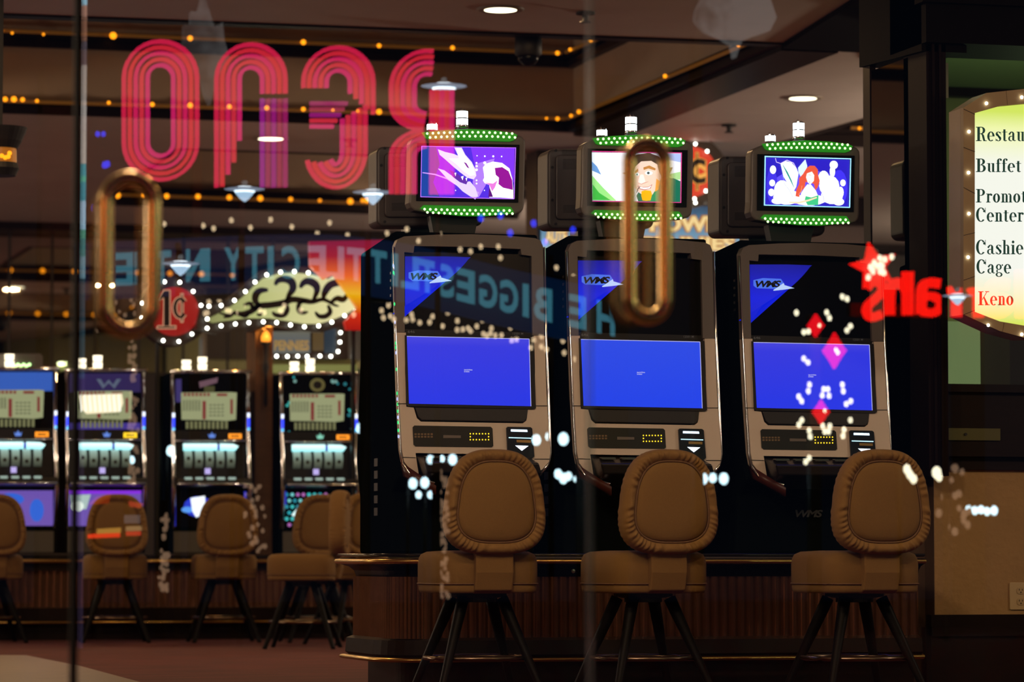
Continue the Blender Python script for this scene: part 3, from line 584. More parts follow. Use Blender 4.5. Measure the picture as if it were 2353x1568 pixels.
art3 += [((.9,.97,1),1.2,[(790,545),(850,520),(910,535),(960,590),(985,650),(960,790),(920,860),(870,760),(820,680)]), ((.7,.85,1),1.1,[(980,590),(1060,500),(1080,570),(1070,640),(1010,690),(985,640)]), ((.0,.30,.25),1,strip([(815,560),(860,640),(900,720),(935,800)],[4,16,14,3])),
  (LIL,1.2,strip([(735,488),(745,530),(790,545),(860,510),(930,540),(970,610)],[6,6,8,8,7,4])), ((.3,.35,.9),1,strip([(815,680),(830,760),(880,820),(920,900)],[4,4,4,4])),
  ((.85,.10,.05),1,[(1075,590),(1110,568),(1160,570),(1195,610),(1195,660),(1215,730),(1190,800),(1165,830),(1150,760),(1060,740),(1050,800),(1000,850),(990,900),(950,890),(960,820),(990,760),(990,700),(1030,660)]),
  ((1,.85,.75),1.25,[(1075,650),(1130,630),(1155,670),(1150,730),(1110,770),(1080,740),(1065,690)]), ((1,.9,.85),1.25,[(1080,765),(1120,770),(1170,830),(1200,900),(1100,980),(1000,960),(1010,860),(1050,800)]),
  ((.05,.6,.25),1,[(1060,890),(1120,905),(1200,880),(1195,985),(1080,985),(1050,930)]), ((.95,.7,.45),1.1,strip([(880,955),(980,960),(1090,935),(1180,905)],[14,20,18,14])), ((.9,.3,.25),1,strip([(1090,665),(1120,668)],[4,4])), ((.9,.2,.2),1,blob(1102,742,8,4)), ((1,.3,.12),1,strip([(1020,780),(1010,840),(975,880)],[8,10,4])), ((.35,.3,.9),1,strip([(1240,860),(1255,920),(1250,950)],[4,5,3]))]
art3 += [((.35,.75,1),1.3,q) for q in ([(616,465),(1552,492),(1552,502),(616,477)],[(606,980),(1538,1005),(1538,1015),(606,990)],[(616,465),(628,465),(616,990),(604,990)],[(1545,492),(1555,492),(1540,1012),(1528,1012)])]

M_ledg = glow('green_white_led', (.55,1,.35), 3.5)
LED = MB(M_ledg); LED.ball((0,0,0), .0052, 8, 6); LEDO = LED.build('led_light')
MCX = [1075, 1470, 1862]
mlab = ['left machine of the front row, silver and black, dragon picture on top', 'middle machine of the front row, silver and black, grinning bearded face on top', 'right machine of the front row, silver and black, red-haired winged woman on top']
from bpy import context
arts = [(art1, crop(820,230,4.752), 0), (art2, crop(1220,230,4.238), 1467-1075), (art3, crop(1620,250,4.479), 1859-1075)]
for k in range(3):
    root, T, tp, tb, B = make_machine(k)
    tag(root, mlab[k], 'slot machine', 'front row of slot machines')
    a_, cv, ddx = arts[k]
    vsh = [0, 10, 20][k]
    art(lambda x, y, off: T(x, y-vsh*1.0, off), tb, a_, cv, -ddx)
    # light bars above and below the picture
    M_bar = mat('green_light_bar', (.015,.10,.02), .25, em=(.02,.30,.01), es=.8)
    for nm, pts in (('upper', [(968,305),(1015,300),(1075,297),(1135,300),(1180,307),(1188,311),(1180,323),(1170,326),(985,321),(976,318)]), ('lower', [(964,480),(972,472),(1172,476),(1180,488),(1170,492),(1110,498),(1060,497),(1000,491)])):
        mb = MB(M_bar); tp(mb, pts, -.001, -.012); bar = mb.build('light_bar', tb, bevel=.002)
        if nm == 'upper': ps = [(979+12.7*j, (311 if j % 2 == 0 else 314)+ (-4.5 if j % 4 == 1 else 0) + (j-8)**2*.035-1.5+(2.5 if j%4==3 else 0)) for j in range(17)]; 
        P = []
        for j in range(16):
            x_ = (980 if nm == 'upper' else 974)+13.0*j; cvx = (j-7.5)**2*.05
            y1, y2 = (304+cvx, 313+cvx) if nm == 'upper' else (481.5-cvx*.3+ (j*.2), 490-cvx*.75+(j*.2))
            P.append((x_, y1)); P.append((x_+6.5, y2))
        for (x_, y_) in P: inst(LEDO, bar, T(x_, y_+1, -.0125))
    # pole and bracket
    mb = MB(M_black); tp(mb, [(1000,492),(1110,496),(1100,548),(1010,546)], .08, .14); B(mb, 'topper_post')
    # candle lights on top
    for (x_, y0_, y1_, rr, tall) in ((1000, 298, 280, .022, 0), (1069, 297, 250, .024, 1)):
        p = T(x_, y0_, .05); m = MB(M_chrome); m.smooth = True; hb = .022 if tall else .004; m.lathe(p, [(rr*1.15, 0), (rr, hb), (rr, hb+.001)], 20); cl = m.build('candle_light', root)
        zt = T(x_, y1_, .05).z; n_ = 2 if tall else 1; hh = (zt-p.z-hb)/n_
        for q in range(n_):
            m = MB(glow('candle_white', (.85,.95,1), 3.5, sample=True)); m.smooth = True; z_a = p.z+hb+q*hh; m.lathe((p.x,p.y,0), [(.001,z_a), (rr,z_a), (rr,z_a+hh-.005), (.001,z_a+hh-.005)], 20); m.build('lens', cl)
            m = MB(M_chrome); m.lathe((p.x,p.y,0), [(.001,z_a+hh-.005), (rr*.9,z_a+hh-.005), (rr*.9,z_a+hh), (.001,z_a+hh)], 20); m.build('ring', cl)
        m = MB(M_chrome); m.ball((p.x-.004, p.y, zt+.006), .004, 6, 4); m.ball((p.x+.01, p.y, zt+.004), .003, 6, 4); m.build('cap_screw', cl)
    root.location = Vector((PY(MCX[k], 1273, Y0).x, Y0, ZL))

# machines standing back to back with them: only their backs and topper housings show
for k, cxp in enumerate((985, 1378, 1772)):
    Yr = Y0+.68; c = PY(cxp-5, 1200, Yr); root = empty('slot_machine', (c.x-.02, Yr, ZL)); 
    tag(root, ['black slot machine facing away behind the left machine of the front row', 'black slot machine facing away behind the middle machine of the front row', 'black slot machine facing away behind the right machine of the front row'][k], 'slot machine', 'slot machines standing back to back with the front row')
    m = MB(mat('black_cabinet')); m.prism([(-.14,0,0),(-.14,0,1.15),(-.14,.28,1.16),(-.14,.5,1.16),(-.14,.62,.4),(-.14,.45,0)], (.46,0,0)); m.build('cabinet', root, bevel=.01)
    def Tb(px, py, off=0): p = PY(px, py, Y0+.56); return Vector((p.x-c.x+.02, p.y-Yr+off, p.z-ZL))
    dx = cxp-985; dy = [0, 5, 22][k]
    m = MB(mat('dark_brown_plastic', (.10,.085,.08), .42)); pts = rrect(865, 1110, 337, 520, 16, 6); m.prism([Tb(x_+dx, y_+dy, 0) for x_, y_ in pts], (0,.16,0)); th = m.build('topper_monitor', root, bevel=.012, seg=3)
    m = MB(mat('dark_brown_plastic2', (.085,.07,.066), .42)); pts = rrect(882, 1100, 352, 500, 10, 4); m.prism([Tb(x_+dx, y_+dy, -.018) for x_, y_ in pts], (0,.02,0)); m.build('back_cover', th, bevel=.005)
    m = MB(mat('vent_slot', (.012,.01,.01), .6))
    for grp, n_ in ((341, 4), (362, 8), (468, 6)):
        for q in range(n_): 
            off = -.0005 if grp == 341 else -.0185
            m.prism([Tb(x_+dx, y_+dy, off) for x_, y_ in ((898,grp+3.1*q),(1080,grp+3.1*q-3),(1080,grp+3.1*q-1.6),(898,grp+3.1*q+1.4))], (0,.001,0))
    m.build('vent', th)
    m = MB(M_blackm)
    for (x_, y_) in ((884,341),(876,380),(876,455),(884,510)): p = Tb(x_+dx, y_+dy, -.001); m.lathe(p, [(.006,0),(.006,-.003),(.001,-.003)], 10, 'y')
    m.build('screw', th)
    m = MB(M_black); a = Tb(985+dx, 515+dy, .04); m.box(a.x-.06, a.x+.06, .0, .12, 1.2, a.z+.02); m.build('topper_post', root)

# ------------------------------------------------------------------ stools
def outline(t, hw, hh):       # egg-like superellipse
    n = 2.9; c, s = cos(t), sin(t); x = abs(c)**(2/n)*(1 if c >= 0 else -1); z_ = abs(s)**(2/n)*(1 if s >= 0 else -1)
    return hw*x*(1-.13*(z_+.15)), hh*z_
def make_stool():
    root = empty('bar_stool', (0,0,0)); NS = 360
    rnd = random.Random(3); wr = [rnd.uniform(.3, 1) for _ in range(NS)]
    HW, HH, ZB = .191, .193, .728
    mb = MB(M_fab2); mb.smooth = True; rings = []
    prof = [(.775,-.030),(.79,-.036),(.82,-.041),(.87,-.047),(.92,-.047),(.965,-.038),(.99,-.022),(1,-.002),(.99,.018),(.96,.035),(.88,.05),(.6,.055),(.05,.055)]
    for (s_, y) in prof:
        r = []
        for i in range(NS):
            t = 2*pi*i/NS; x, z_ = outline(t, HW*s_, HH*s_)
            amp = max(0, 1-abs(s_-.89)/.11) if y < 0 else .3*(1 if s_ > .9 else 0)
            y2 = y+amp*.0062*(sin(i*.86+1.2*sin(i*.13))*wr[(i//7)%NS]+.7*sin(i*.47+2+sin(i*.07))*wr[(i//13)%NS]); x += amp*.0018*sin(i*.86)*cos(t); z_ += amp*.0018*sin(i*.86)*sin(t)
            r.append((x, y2, ZB+z_))
        rings.append(r)
    mb.loft(rings, caps=True); br = mb.build('backrest', root)
    mb = MB(M_fab); mb.smooth = True; rings = []
    for (s_, y) in [(.03,-.052),(.3,-.0515),(.5,-.050),(.65,-.046),(.72,-.041),(.752,-.034),(.765,-.024)]:
        rings.append([(outline(2*pi*i/100, HW*s_, HH*s_)[0], y, ZB+outline(2*pi*i/100, HW*s_, HH*s_)[1]) for i in range(100)])
    mb.loft(rings, caps=True); mb.build('back_panel', br)
    mb = MB(mat('brown_piping', (.19,.10,.04), .7)); mb.smooth = True
    mb.tube([(outline(2*pi*i/80, HW*.77, HH*.77)[0], -.036, ZB+outline(2*pi*i/80, HW*.77, HH*.77)[1]) for i in range(80)], .0035, 6, closed=True); mb.build('piping', br)
    # seat
    mb = MB(M_fab); mb.smooth = True; rings = []
    def sq(t, hw, hd): n = 5; c, s = cos(t), sin(t); return hw*abs(c)**(2/n)*(1 if c >= 0 else -1), hd*abs(s)**(2/n)*(1 if s >= 0 else -1)
    z0, z1 = .395, .545
    for (s_, z_) in [(.55,z1+.006),(.85,z1+.002),(.95,z1-.008),(.985,z1-.022),(1,z1-.045),(1,.434),(.992,.430),(.985,.425),(.99,.421),(.985,.405),(.96,z0)]:
        rings.append([(sq(2*pi*i/64, .197*s_, .20*s_)[0], .215+sq(2*pi*i/64, .197*s_, .20*s_)[1], z_) for i in range(64)])
    mb.loft(rings); st = mb.build('seat', root)
    mb = MB(mat('brown_piping', (.19,.10,.04))); mb.smooth = True; mb.tube([(sq(2*pi*i/64, .198, .201)[0], .215+sq(2*pi*i/64, .198, .201)[1], .429) for i in range(64)], .003, 6, closed=True); mb.build('piping', st)
    # covered bracket joining back and seat
    mb = MB(M_fab); mb.smooth = False
    mb.prism([(-.072,-.012,.57),(-.072,.010,.60),(-.072,.05,.58),(-.072,.06,.40),(-.072,.035,.392),(-.072,.0,.405),(-.072,-.016,.47)], (.144,0,0)); mb.build('back_bracket', root, bevel=.006, seg=3)
    mb = MB(M_blackm); mb.lathe((0,.215,0), [(.11,.395),(.11,.382),(.07,.375),(.07,.36),(.001,.36)], 24); mb.build('swivel_plate', root)
    for (sx, sy) in ((-1,-1),(1,-1),(-1,1),(1,1)):
        mb = MB(mat('black_painted_leg', (.003,.0025,.0025), .5, spec=.12)); mb.smooth = True; a = Vector((sx*.075, .215+sy*.07, .375)); b = Vector((sx*.205, .215+sy*.20, .0))
        mb.tube([a, a.lerp(b,.1), a.lerp(b,.5), a.lerp(b,.97), b], .015, 10, radii=[.023,.023,.018,.013,.013]); mb.build('leg', root)
    mb = MB(mat('dark_chrome_ring', (.22,.16,.11), .25, 1)); mb.smooth = True; mb.tube([(.195*cos(2*pi*i/40), .215+.195*sin(2*pi*i/40), .155) for i in range(40)], .009, 8, closed=True); mb.build('foot_ring', root)
    return root
stool = make_stool()
slab = ['tan upholstered stool in front of the left big machine', 'tan upholstered stool in front of the middle big machine, turned a little left', 'tan upholstered stool in front of the right big machine, beside the plaster wall']
def place(o, px, d, rz, zs=1.0):
    p = PD(px, 1284, d); o.location = (p.x, p.y, 0); o.rotation_euler = (0,0,rz); o.scale = (1,1,zs)
KS = 12.72
for i, (px, rz, d) in enumerate([(1135, 0.03, KS), (1535, .13, KS), (2024, .10, KS)]):
    o = stool if i == 0 else copy_tree(stool); place(o, px, d, rz); tag(o, slab[i], 'stool', 'stools in front of the big machines')
blab = ['tan stool cut off by the left edge of the picture', 'tan stool seen behind the gold loop handle, second from the left edge', 'tan stool in front of the blue-lit reel machine left of the wooden column', 'tan stool in front of the far machine right of the wooden column', 'tan stool turned sideways just left of the front machines', 'tan stool half hidden behind the black side of the left big machine']
for i, (px, d, rz) in enumerate([(-12, 21.5, .05), (268, 21.5, -.1), (523, 21.6, -.08), (742, 21.6, -.05), (781, 20.3, 1.25), (845, 21.0, .3)]):
    o = copy_tree(stool); place(o, px, d, rz); tag(o, blab[i], 'stool', 'stools in front of the far machines')

# ================================================================== FAR BANK
DB = 23.2; YBK = 22.45
ZLB = PY(482, 1276, YBK).z
YLB = YBK-.13
xL, xR = xb(-240, YLB, 1300), xb(1180, YLB, 1300)
cb = empty('gaming_counter', ((xL+xR)/2, YLB+.5, 0)); tag(cb, 'far gaming counter with brass edge and dark fluted front under the reel machines', 'counter')
zb = lambda py: PY(500, py, YLB).z
mb = MB(mat('black_laminate_top')); mb.box(xL, xR, YLB-.03, YLB+1.6, ZLB-.03, ZLB); at(cb, mb, 'counter_top')
mb = MB(M_brass); mb.smooth = True; mb.tube([(xL, YLB-.03, zb(1290)), (xR, YLB-.03, zb(1290))], .015, 10); at(cb, mb, 'brass_edge')
mb = MB(M_wood); mb.box(xL, xR, YLB, YLB+.5, zb(1312), ZLB-.03); at(cb, mb, 'cove_moulding')
mb = MB(M_flute); flutes(mb, xL, xR, YLB+.03, zb(1311), zb(1397), .045, .008, 4); at(cb, mb, 'fluted_panel')
mb = MB(M_wood); mb.box(xL, xR, YLB-.02, YLB+.3, zb(1425), zb(1396)); mb.box(xL, xR, YLB+.06, YLB+.3, 0, zb(1425)); at(cb, mb, 'kick_base')
mb = MB(M_brass); mb.smooth = True; mb.tube([(xL, YLB-.05, zb(1429)), (xR, YLB-.05, zb(1429))], .008, 8); at(cb, mb, 'foot_rail')

OB = Vector((PY(482, 1276, YBK).x, YBK, ZLB))
def Lb(px, py, off=0.0): p = PY(px, py, YBK)-OB; return Vector((p.x, off, p.z))
def fb(mb, pxs, o0, o1): mb.prism([Lb(x_, y_, o0) for x_, y_ in pxs], (0, o1-o0, 0)); return mb
def bx(mb, x0, y0, x1, y1, o0, o1): return fb(mb, [(x0,y0),(x1,y0),(x1,y1),(x0,y1)], o0, o1)
G_ = lambda n, c, e=1.0, s_=False: glow(n, c, e, s_)
def reel_machine(kind):
    root = empty('slot_machine', OB)
    m = MB(mat('black_cabinet')); bx(m, 393, 856, 574, 1272, .0, .55); m.build('cabinet', root, bevel=.01)
    m = MB(M_chrome); m.smooth = True; a, b = Lb(390, 855, -.02), Lb(577, 855, -.02); m.tube([a, b], .012, 10); m.build('top_rail', root)
    for x_ in (396, 568):
        m = MB(M_chrome); m.smooth = True; m.tube([Lb(x_, 858, -.01), Lb(x_, 1000, -.02), Lb(x_, 1040, -.05), Lb(x_+(-1 if x_ < 480 else 2), 1120, -.07), Lb(x_, 1215, -.02)], .014, 8); c = m.build('side_column', root)
        for j, (ya, yb_, col) in enumerate(((950,960,(.8,.85,1)),(962,982,(.03,.06,1)),(984,990,(.1,.5,.9)))):
            m = MB(G_('column_light_%d' % j, col, 2)); bx(m, x_-3, ya, x_+3, yb_, -.045, -.05); m.build('column_light', c)
    # upper glass with its printed sheet
    m = MB(M_glassdark); bx(m, 401, 860, 564, 1010, .0, -.015)
    if kind == 'violet':
        m.mat(G_('violet_glass', (.02,.012,.09), 1)); bx(m, 403, 862, 562, 905, -.015, -.016); m.mat(G_('violet_band', (.05,.03,.30), 1)); bx(m, 403, 975, 562, 1000, -.015, -.016)
        m.mat(G_('pale_w', (.10,.13,.20), 1)); fb(m, [(462,875),(472,875),(480,888),(490,876),(500,888),(508,875),(518,875),(503,897),(490,884),(477,897)], -.016, -.0165)
    elif kind == 'dots':
        rnd = random.Random(5); cs = [(.02,.45,.5),(.05,.6,.55),(.3,.05,.4),(.02,.25,.3),(.25,.5,.45)]
        for j in range(64):
            x_ = 405+rnd.random()*155; y_ = 864+rnd.random()*140
            if 418 < x_ < 545 and y_ > 895 or 455 < x_ < 505: continue
            q = rnd.choice(cs); m.mat(G_('dot_%02d' % int(q[0]*100+q[1]*10), q, .8)); fb(m, blob(x_, y_, 2.5+rnd.random()*2, None, 8), -.015, -.016)
        m.mat(G_('gold_badge', (.12,.10,.03), 1)); fb(m, blob(480, 882, 18, 16), -.016, -.0165); m.mat(M_blackm); fb(m, blob(480,882,10,9), -.0165, -.017)
    elif kind == 'green':
        m.mat(G_('blue_photo', (.03,.12,.55), 1)); bx(m, 403, 862, 562, 905, -.015, -.016)
    else:
        m.mat(G_('violet_spot', (.04,.03,.16), 1)); bx(m, 403, 872, 416, 925, -.015, -.016)
        m.mat(G_('pink_grey_badge', (.16,.08,.11), 1)); fb(m, [(456,878),(500,868),(498,880),(458,892)], -.016, -.0165); m.mat(G_('olive_badge', (.06,.06,.02), 1)); bx(m, 468, 888, 492, 903, -.016, -.0165)
    m.mat(G_('cream_paytable', (.36,.38,.20), 1)); fb(m, [(415,903),(530,902),(543,903),(541,965),(520,968),(470,966),(416,965)], -.017, -.018)
    m.mat(G_('red_print', (.22,.03,.03), 1)); 
    for j in range(7): bx(m, 421+9*j, 904, 427+9*j, 911, -.018, -.0184)
    bx(m, 497, 905, 521, 911, -.018, -.0184); bx(m, 464, 922, 472, 964, -.018, -.0184); bx(m, 528, 918, 534, 952, -.018, -.0184)
    m.mat(G_('dark_print', (.10,.11,.06), 1))
    for j in range(6): bx(m, 420+7*j, 920, 423+7*j, 945, -.018, -.0184)
    for j in range(4):
        for i in range(4): bx(m, 480+9*i, 930+8*j, 486+9*i, 933+8*j, -.018, -.0184)
    m.mat(G_('cream_columns', (.20,.20,.09), 1))
    for j in range(10): bx(m, 426+10*j, 969, 432+10*j, 986, -.017, -.018)
    if kind == 'violet':
        m.mat(G_('hot_cream', (1,.85,.55), 1.3)); fb(m, [(418,912),(520,908),(523,930),(515,950),(440,955),(425,940)], -.0185, -.019)
        m.mat(G_('pale_streak', (1,.95,.8), 1.5))
        for j in range(9): fb(m, [(422+11*j,912),(426+11*j,910),(430+11*j,948),(425+11*j,950)], -.0191, -.0195)
    m.build('paytable_glass', root)
    m = MB(M_black); bx(m, 401, 990, 564, 1012, -.0, -.03); mb_ = m.build('display_bar', root)
    col = (1,.62,.02) if kind == 'violet' else (1,.30,.02); m = MB(M_blackm); bx(m, 521, 996, 555, 1011, -.03, -.032); m.mat(G_('orange_digits_'+('a' if kind == 'violet' else 'b'), col, 1.8)); 
    bx(m, 523, 997.5, 553, 1001.5, -.032, -.033); bx(m, 523, 1005, 553, 1009, -.032, -.033); bx(m, 523, 1001.5, 528, 1005, -.032, -.033); bx(m, 548, 1001.5, 553, 1005, -.032, -.033); m.build('digit_display', mb_)
    m = MB(G_('blue_crown' if kind != 'dots' else 'mint_crown', (.15,.3,.9) if kind != 'dots' else (.3,.8,.6), 1)); fb(m, [(476,998),(481,1001),(485,994),(489,1001),(494,998),(491,1007),(479,1007)], -.031, -.033); m.build('crown_light', mb_)
    m = MB(M_chrome); m.smooth = True; m.tube([Lb(398,1014,-.04), Lb(566,1014,-.04)], .006, 8); m.build('divider_strip', root)
    # reel window
    m = MB(M_blackm); bx(m, 401, 1017, 564, 1098, .0, -.012)
    m.mat(grad('reel_lamp', [(0,(.25,.8,.85)),(.5,(.7,1,1)),(1,(.5,1,.95))], 'Z', .68, .75, 1.8, True)); fb(m, [(420,1020),(498,1020),(498,1036),(420,1036)], -.012, -.02); fb(m, [(504,1020),(535,1021),(547,1026),(540,1036),(504,1036)], -.012, -.02)
    m.mat(G_('blue_gap', (.02,.03,.6), 1)); bx(m, 498, 1022, 504, 1034, -.012, -.018)
    m.build('reel_window', root)
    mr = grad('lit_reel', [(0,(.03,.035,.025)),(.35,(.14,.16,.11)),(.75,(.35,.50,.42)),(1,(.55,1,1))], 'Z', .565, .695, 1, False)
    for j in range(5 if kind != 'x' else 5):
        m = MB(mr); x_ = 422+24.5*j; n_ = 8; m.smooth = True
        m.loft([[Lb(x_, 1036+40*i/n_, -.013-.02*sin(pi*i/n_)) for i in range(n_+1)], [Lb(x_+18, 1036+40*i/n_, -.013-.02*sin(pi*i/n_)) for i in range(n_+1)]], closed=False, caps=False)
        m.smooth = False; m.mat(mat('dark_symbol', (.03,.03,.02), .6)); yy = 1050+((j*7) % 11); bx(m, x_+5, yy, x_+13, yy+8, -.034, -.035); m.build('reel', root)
    m = MB(G_('lilac_button', (.55,.45,.9), 1.2)); bx(m, 470, 1077, 482, 1090, -.012, -.03); m.build('credit_light', root)
    # button deck
    m = MB(M_black); m.prism([Lb(399,1096,.0), Lb(399,1100,-.14), Lb(399,1112,-.15), Lb(399,1124,.0)], (Lb(567,1,0).x-Lb(399,1,0).x, 0, 0)); m.build('button_deck', root)
    m = MB(M_chrome); m.smooth = True; m.tube([Lb(400,1114,-.15), Lb(566,1114,-.15)], .008, 8); m.build('deck_rail', root)
    bt = None
    for j in range(5):
        p = Lb(424+25*j, 1101, -.13)
        if bt is None: m = MB(G_('pale_button', (.40,.52,.45), 1)); m.prism([(u, 0, v) for u, v in rrect(-.024,.024,-.008,.008,.005)], (0,-.02,0)); bt = m.build('button', root); bt.location = p
        else: inst(bt, root, p)
    # belly glass
    m = MB(M_glassdark); bx(m, 399, 1128, 566, 1212, .0, -.012)
    if kind == 'violet':
        m.mat(G_('violet_belly', (.18,.10,.5), 1)); bx(m, 401, 1130, 564, 1210, -.012, -.013); m.mat(G_('violet_strip', (.25,.03,.75), 1.2)); bx(m, 401, 1129, 564, 1137, -.013, -.0135)
        m.mat(G_('pale_belly', (.5,.65,.62), 1)); fb(m, [(405,1140),(450,1138),(440,1172),(408,1170)], -.013, -.0135); m.mat(G_('white_belly', (.9,1,.9), 1.2)); fb(m, blob(420,1165,14,12), -.0135, -.014)
    elif kind == 'dots':
        rnd = random.Random(9)
        for r in range(6):
            for c in range(8):
                q = rnd.choice([(.02,.45,.55),(.05,.6,.6),(.5,.15,.5),(.02,.3,.4),(.2,.7,.7)]); m.mat(G_('dotb_%02d' % int(q[0]*100+q[1]*10), q, 1)); fb(m, blob(408+13*c+6*(r % 2), 1136+14*r, 4.6, None, 8), -.012, -.013)
        m.mat(G_('white_swirl', (.8,1,1), 1.4)); fb(m, strip([(430,1190),(445,1165),(470,1148),(500,1138)], [26,16,10,6]), -.013, -.0135); m.mat(G_('deep_blue', (.02,.03,.6), 1)); bx(m, 399, 1128, 407, 1160, -.013, -.0135)
    elif kind == 'green':
        m.mat(G_('violet_belly', (.18,.10,.5), 1)); bx(m, 401, 1130, 564, 1210, -.012, -.013); m.mat(G_('bright_blue_blob', (.03,.15,.8), 1)); fb(m, blob(528,1175,16,26), -.013, -.0135); fb(m, blob(470,1150,30,14), -.013, -.0135)
    else:
        m.mat(G_('deep_blue', (.02,.03,.6), 1)); bx(m, 399, 1140, 403, 1210, -.012, -.013); bx(m, 560, 1130, 565, 1160, -.012, -.013)
        m.mat(G_('royal_blue_blob', (.02,.05,.75), 1)); fb(m, blob(455,1165,34,24), -.012, -.0125); m.mat(G_('sky_blob', (.1,.35,.95), 1.2)); fb(m, blob(430,1172,14,7), -.0125, -.013)
        m.mat(G_('lit_card', (.9,.95,1), 1.5)); fb(m, [(437,1145),(470,1140),(472,1180),(450,1190),(441,1175)], -.013, -.0135)
    m.build('belly_glass', root)
    m = MB(mat('dull_grey_panel', (.10,.09,.075), .5)); bx(m, 399, 1222, 566, 1270, .0, -.012); m.build('base_panel', root)
    # stacked lamps on top
    for (x_, y0_, y1_, w_) in ((433, 853, 824, 10), (470, 853, 817, 10)):
        m = MB(M_chrome); a = Lb(x_, y0_, .08); m.lathe(a, [(.03,0),(.03,.012),(.001,.012)], 14); cl = m.build('candle_light', root)
        for q in range(2):
            za = Lb(x_, y0_, 0).z+.012+(Lb(x_, y1_, 0).z-Lb(x_, y0_, 0).z-.012)*q/2; zh = (Lb(x_, y1_, 0).z-Lb(x_, y0_, 0).z-.012)/2-.008
            m = MB(glow('candle_cream', (1,.85,.6), 2.8, sample=True)); m.smooth = True; m.lathe((a.x, .08, 0), [(.001,za),(.029,za),(.031,za+zh),(.001,za+zh)], 14); m.build('lens', cl)
    if kind == 'green':
        m = MB(M_gun); fb(m, [(420,823),(428,818),(540,818),(546,824),(546,876),(420,876)], .1, .16); t = m.build('topper_monitor', root)
        for (y_, n_) in ((843, 9), (862, 9)):
            for j in range(n_):
                p = Lb(464+6.4*j, y_+(j % 2)*3, .09); inst(LEDO, t, p, (1.9,1.9,1.9))
    return root
rl = [('green', 36, 'slot machine with green lights on top, cut by the left edge of the picture'), ('violet', 240, 'slot machine with violet glass behind the gold handle on the left'), ('blue', 482, 'slot machine with dark glass and blue lower picture, left of the wooden column'), ('dots', 731, 'slot machine with turquoise dotted glass, right of the wooden column')]
for kind, px, lb in rl:
    o = reel_machine(kind); o.location = Vector((PY(px, 1276, YBK).x, YBK, ZLB)); tag(o, lb, 'slot machine', 'far bank of reel slot machines')

# wooden column with a torch lamp
a, b = PY(583, 900, YBK+.25), PY(623, 900, YBK+.25)
mb = MB(M_wood2); mb.box(a.x, b.x, YBK+.2, YBK+.5, ZLB-.02, PY(600, 744, YBK).z); mb.mat(M_wood); mb.box(b.x, b.x+.055, YBK+.25, YBK+.5, ZLB, PY(600, 900, YBK).z)
o = struct(mb.build('column_1'), 'brown wooden column between the two rightmost reel machines')
p = PY(611, 790, YBK+.12); o = empty('wall_torch', p); tag(o, 'small torch lamp with an orange flame on the wooden column', 'wall lamp')
m = MB(M_blackm); m.smooth = True; m.lathe((0,0,0), [(.001,-.42),(.012,-.40),(.010,-.2),(.022,-.16),(.012,-.10),(.016,-.02),(.034,.0),(.036,.012),(.001,.01)], 14); m.build('torch_stem', o)
m = MB(glow('orange_flame_glass', (1,.28,.02), 2.2)); m.smooth = True; m.lathe((0,0,0), [(.001,.01),(.03,.015),(.034,.04),(.022,.07),(.001,.09)], 14); m.build('flame_shade', o)
plight('torch_lamp', p+Vector((0,-.06,.06)), 2.5, (1,.35,.05), .03)

# bulbs: one mesh shared by every sign bulb in the room
def bulbs(parent, pts, Y, r=1.0, off=0):
    for q in pts: p = PY(q[0], q[1], Y)-parent.location; inst(BULBW, parent, p, (r*(q[2] if len(q) > 2 else 1),)*3)
def flat(mb, pxs, Y, dy): mb.prism([PY(x_, y_, Y) for x_, y_ in pxs], (0, dy, 0)); return mb
def own(o, mb, name, **k): return at(o, mb, name, **k)
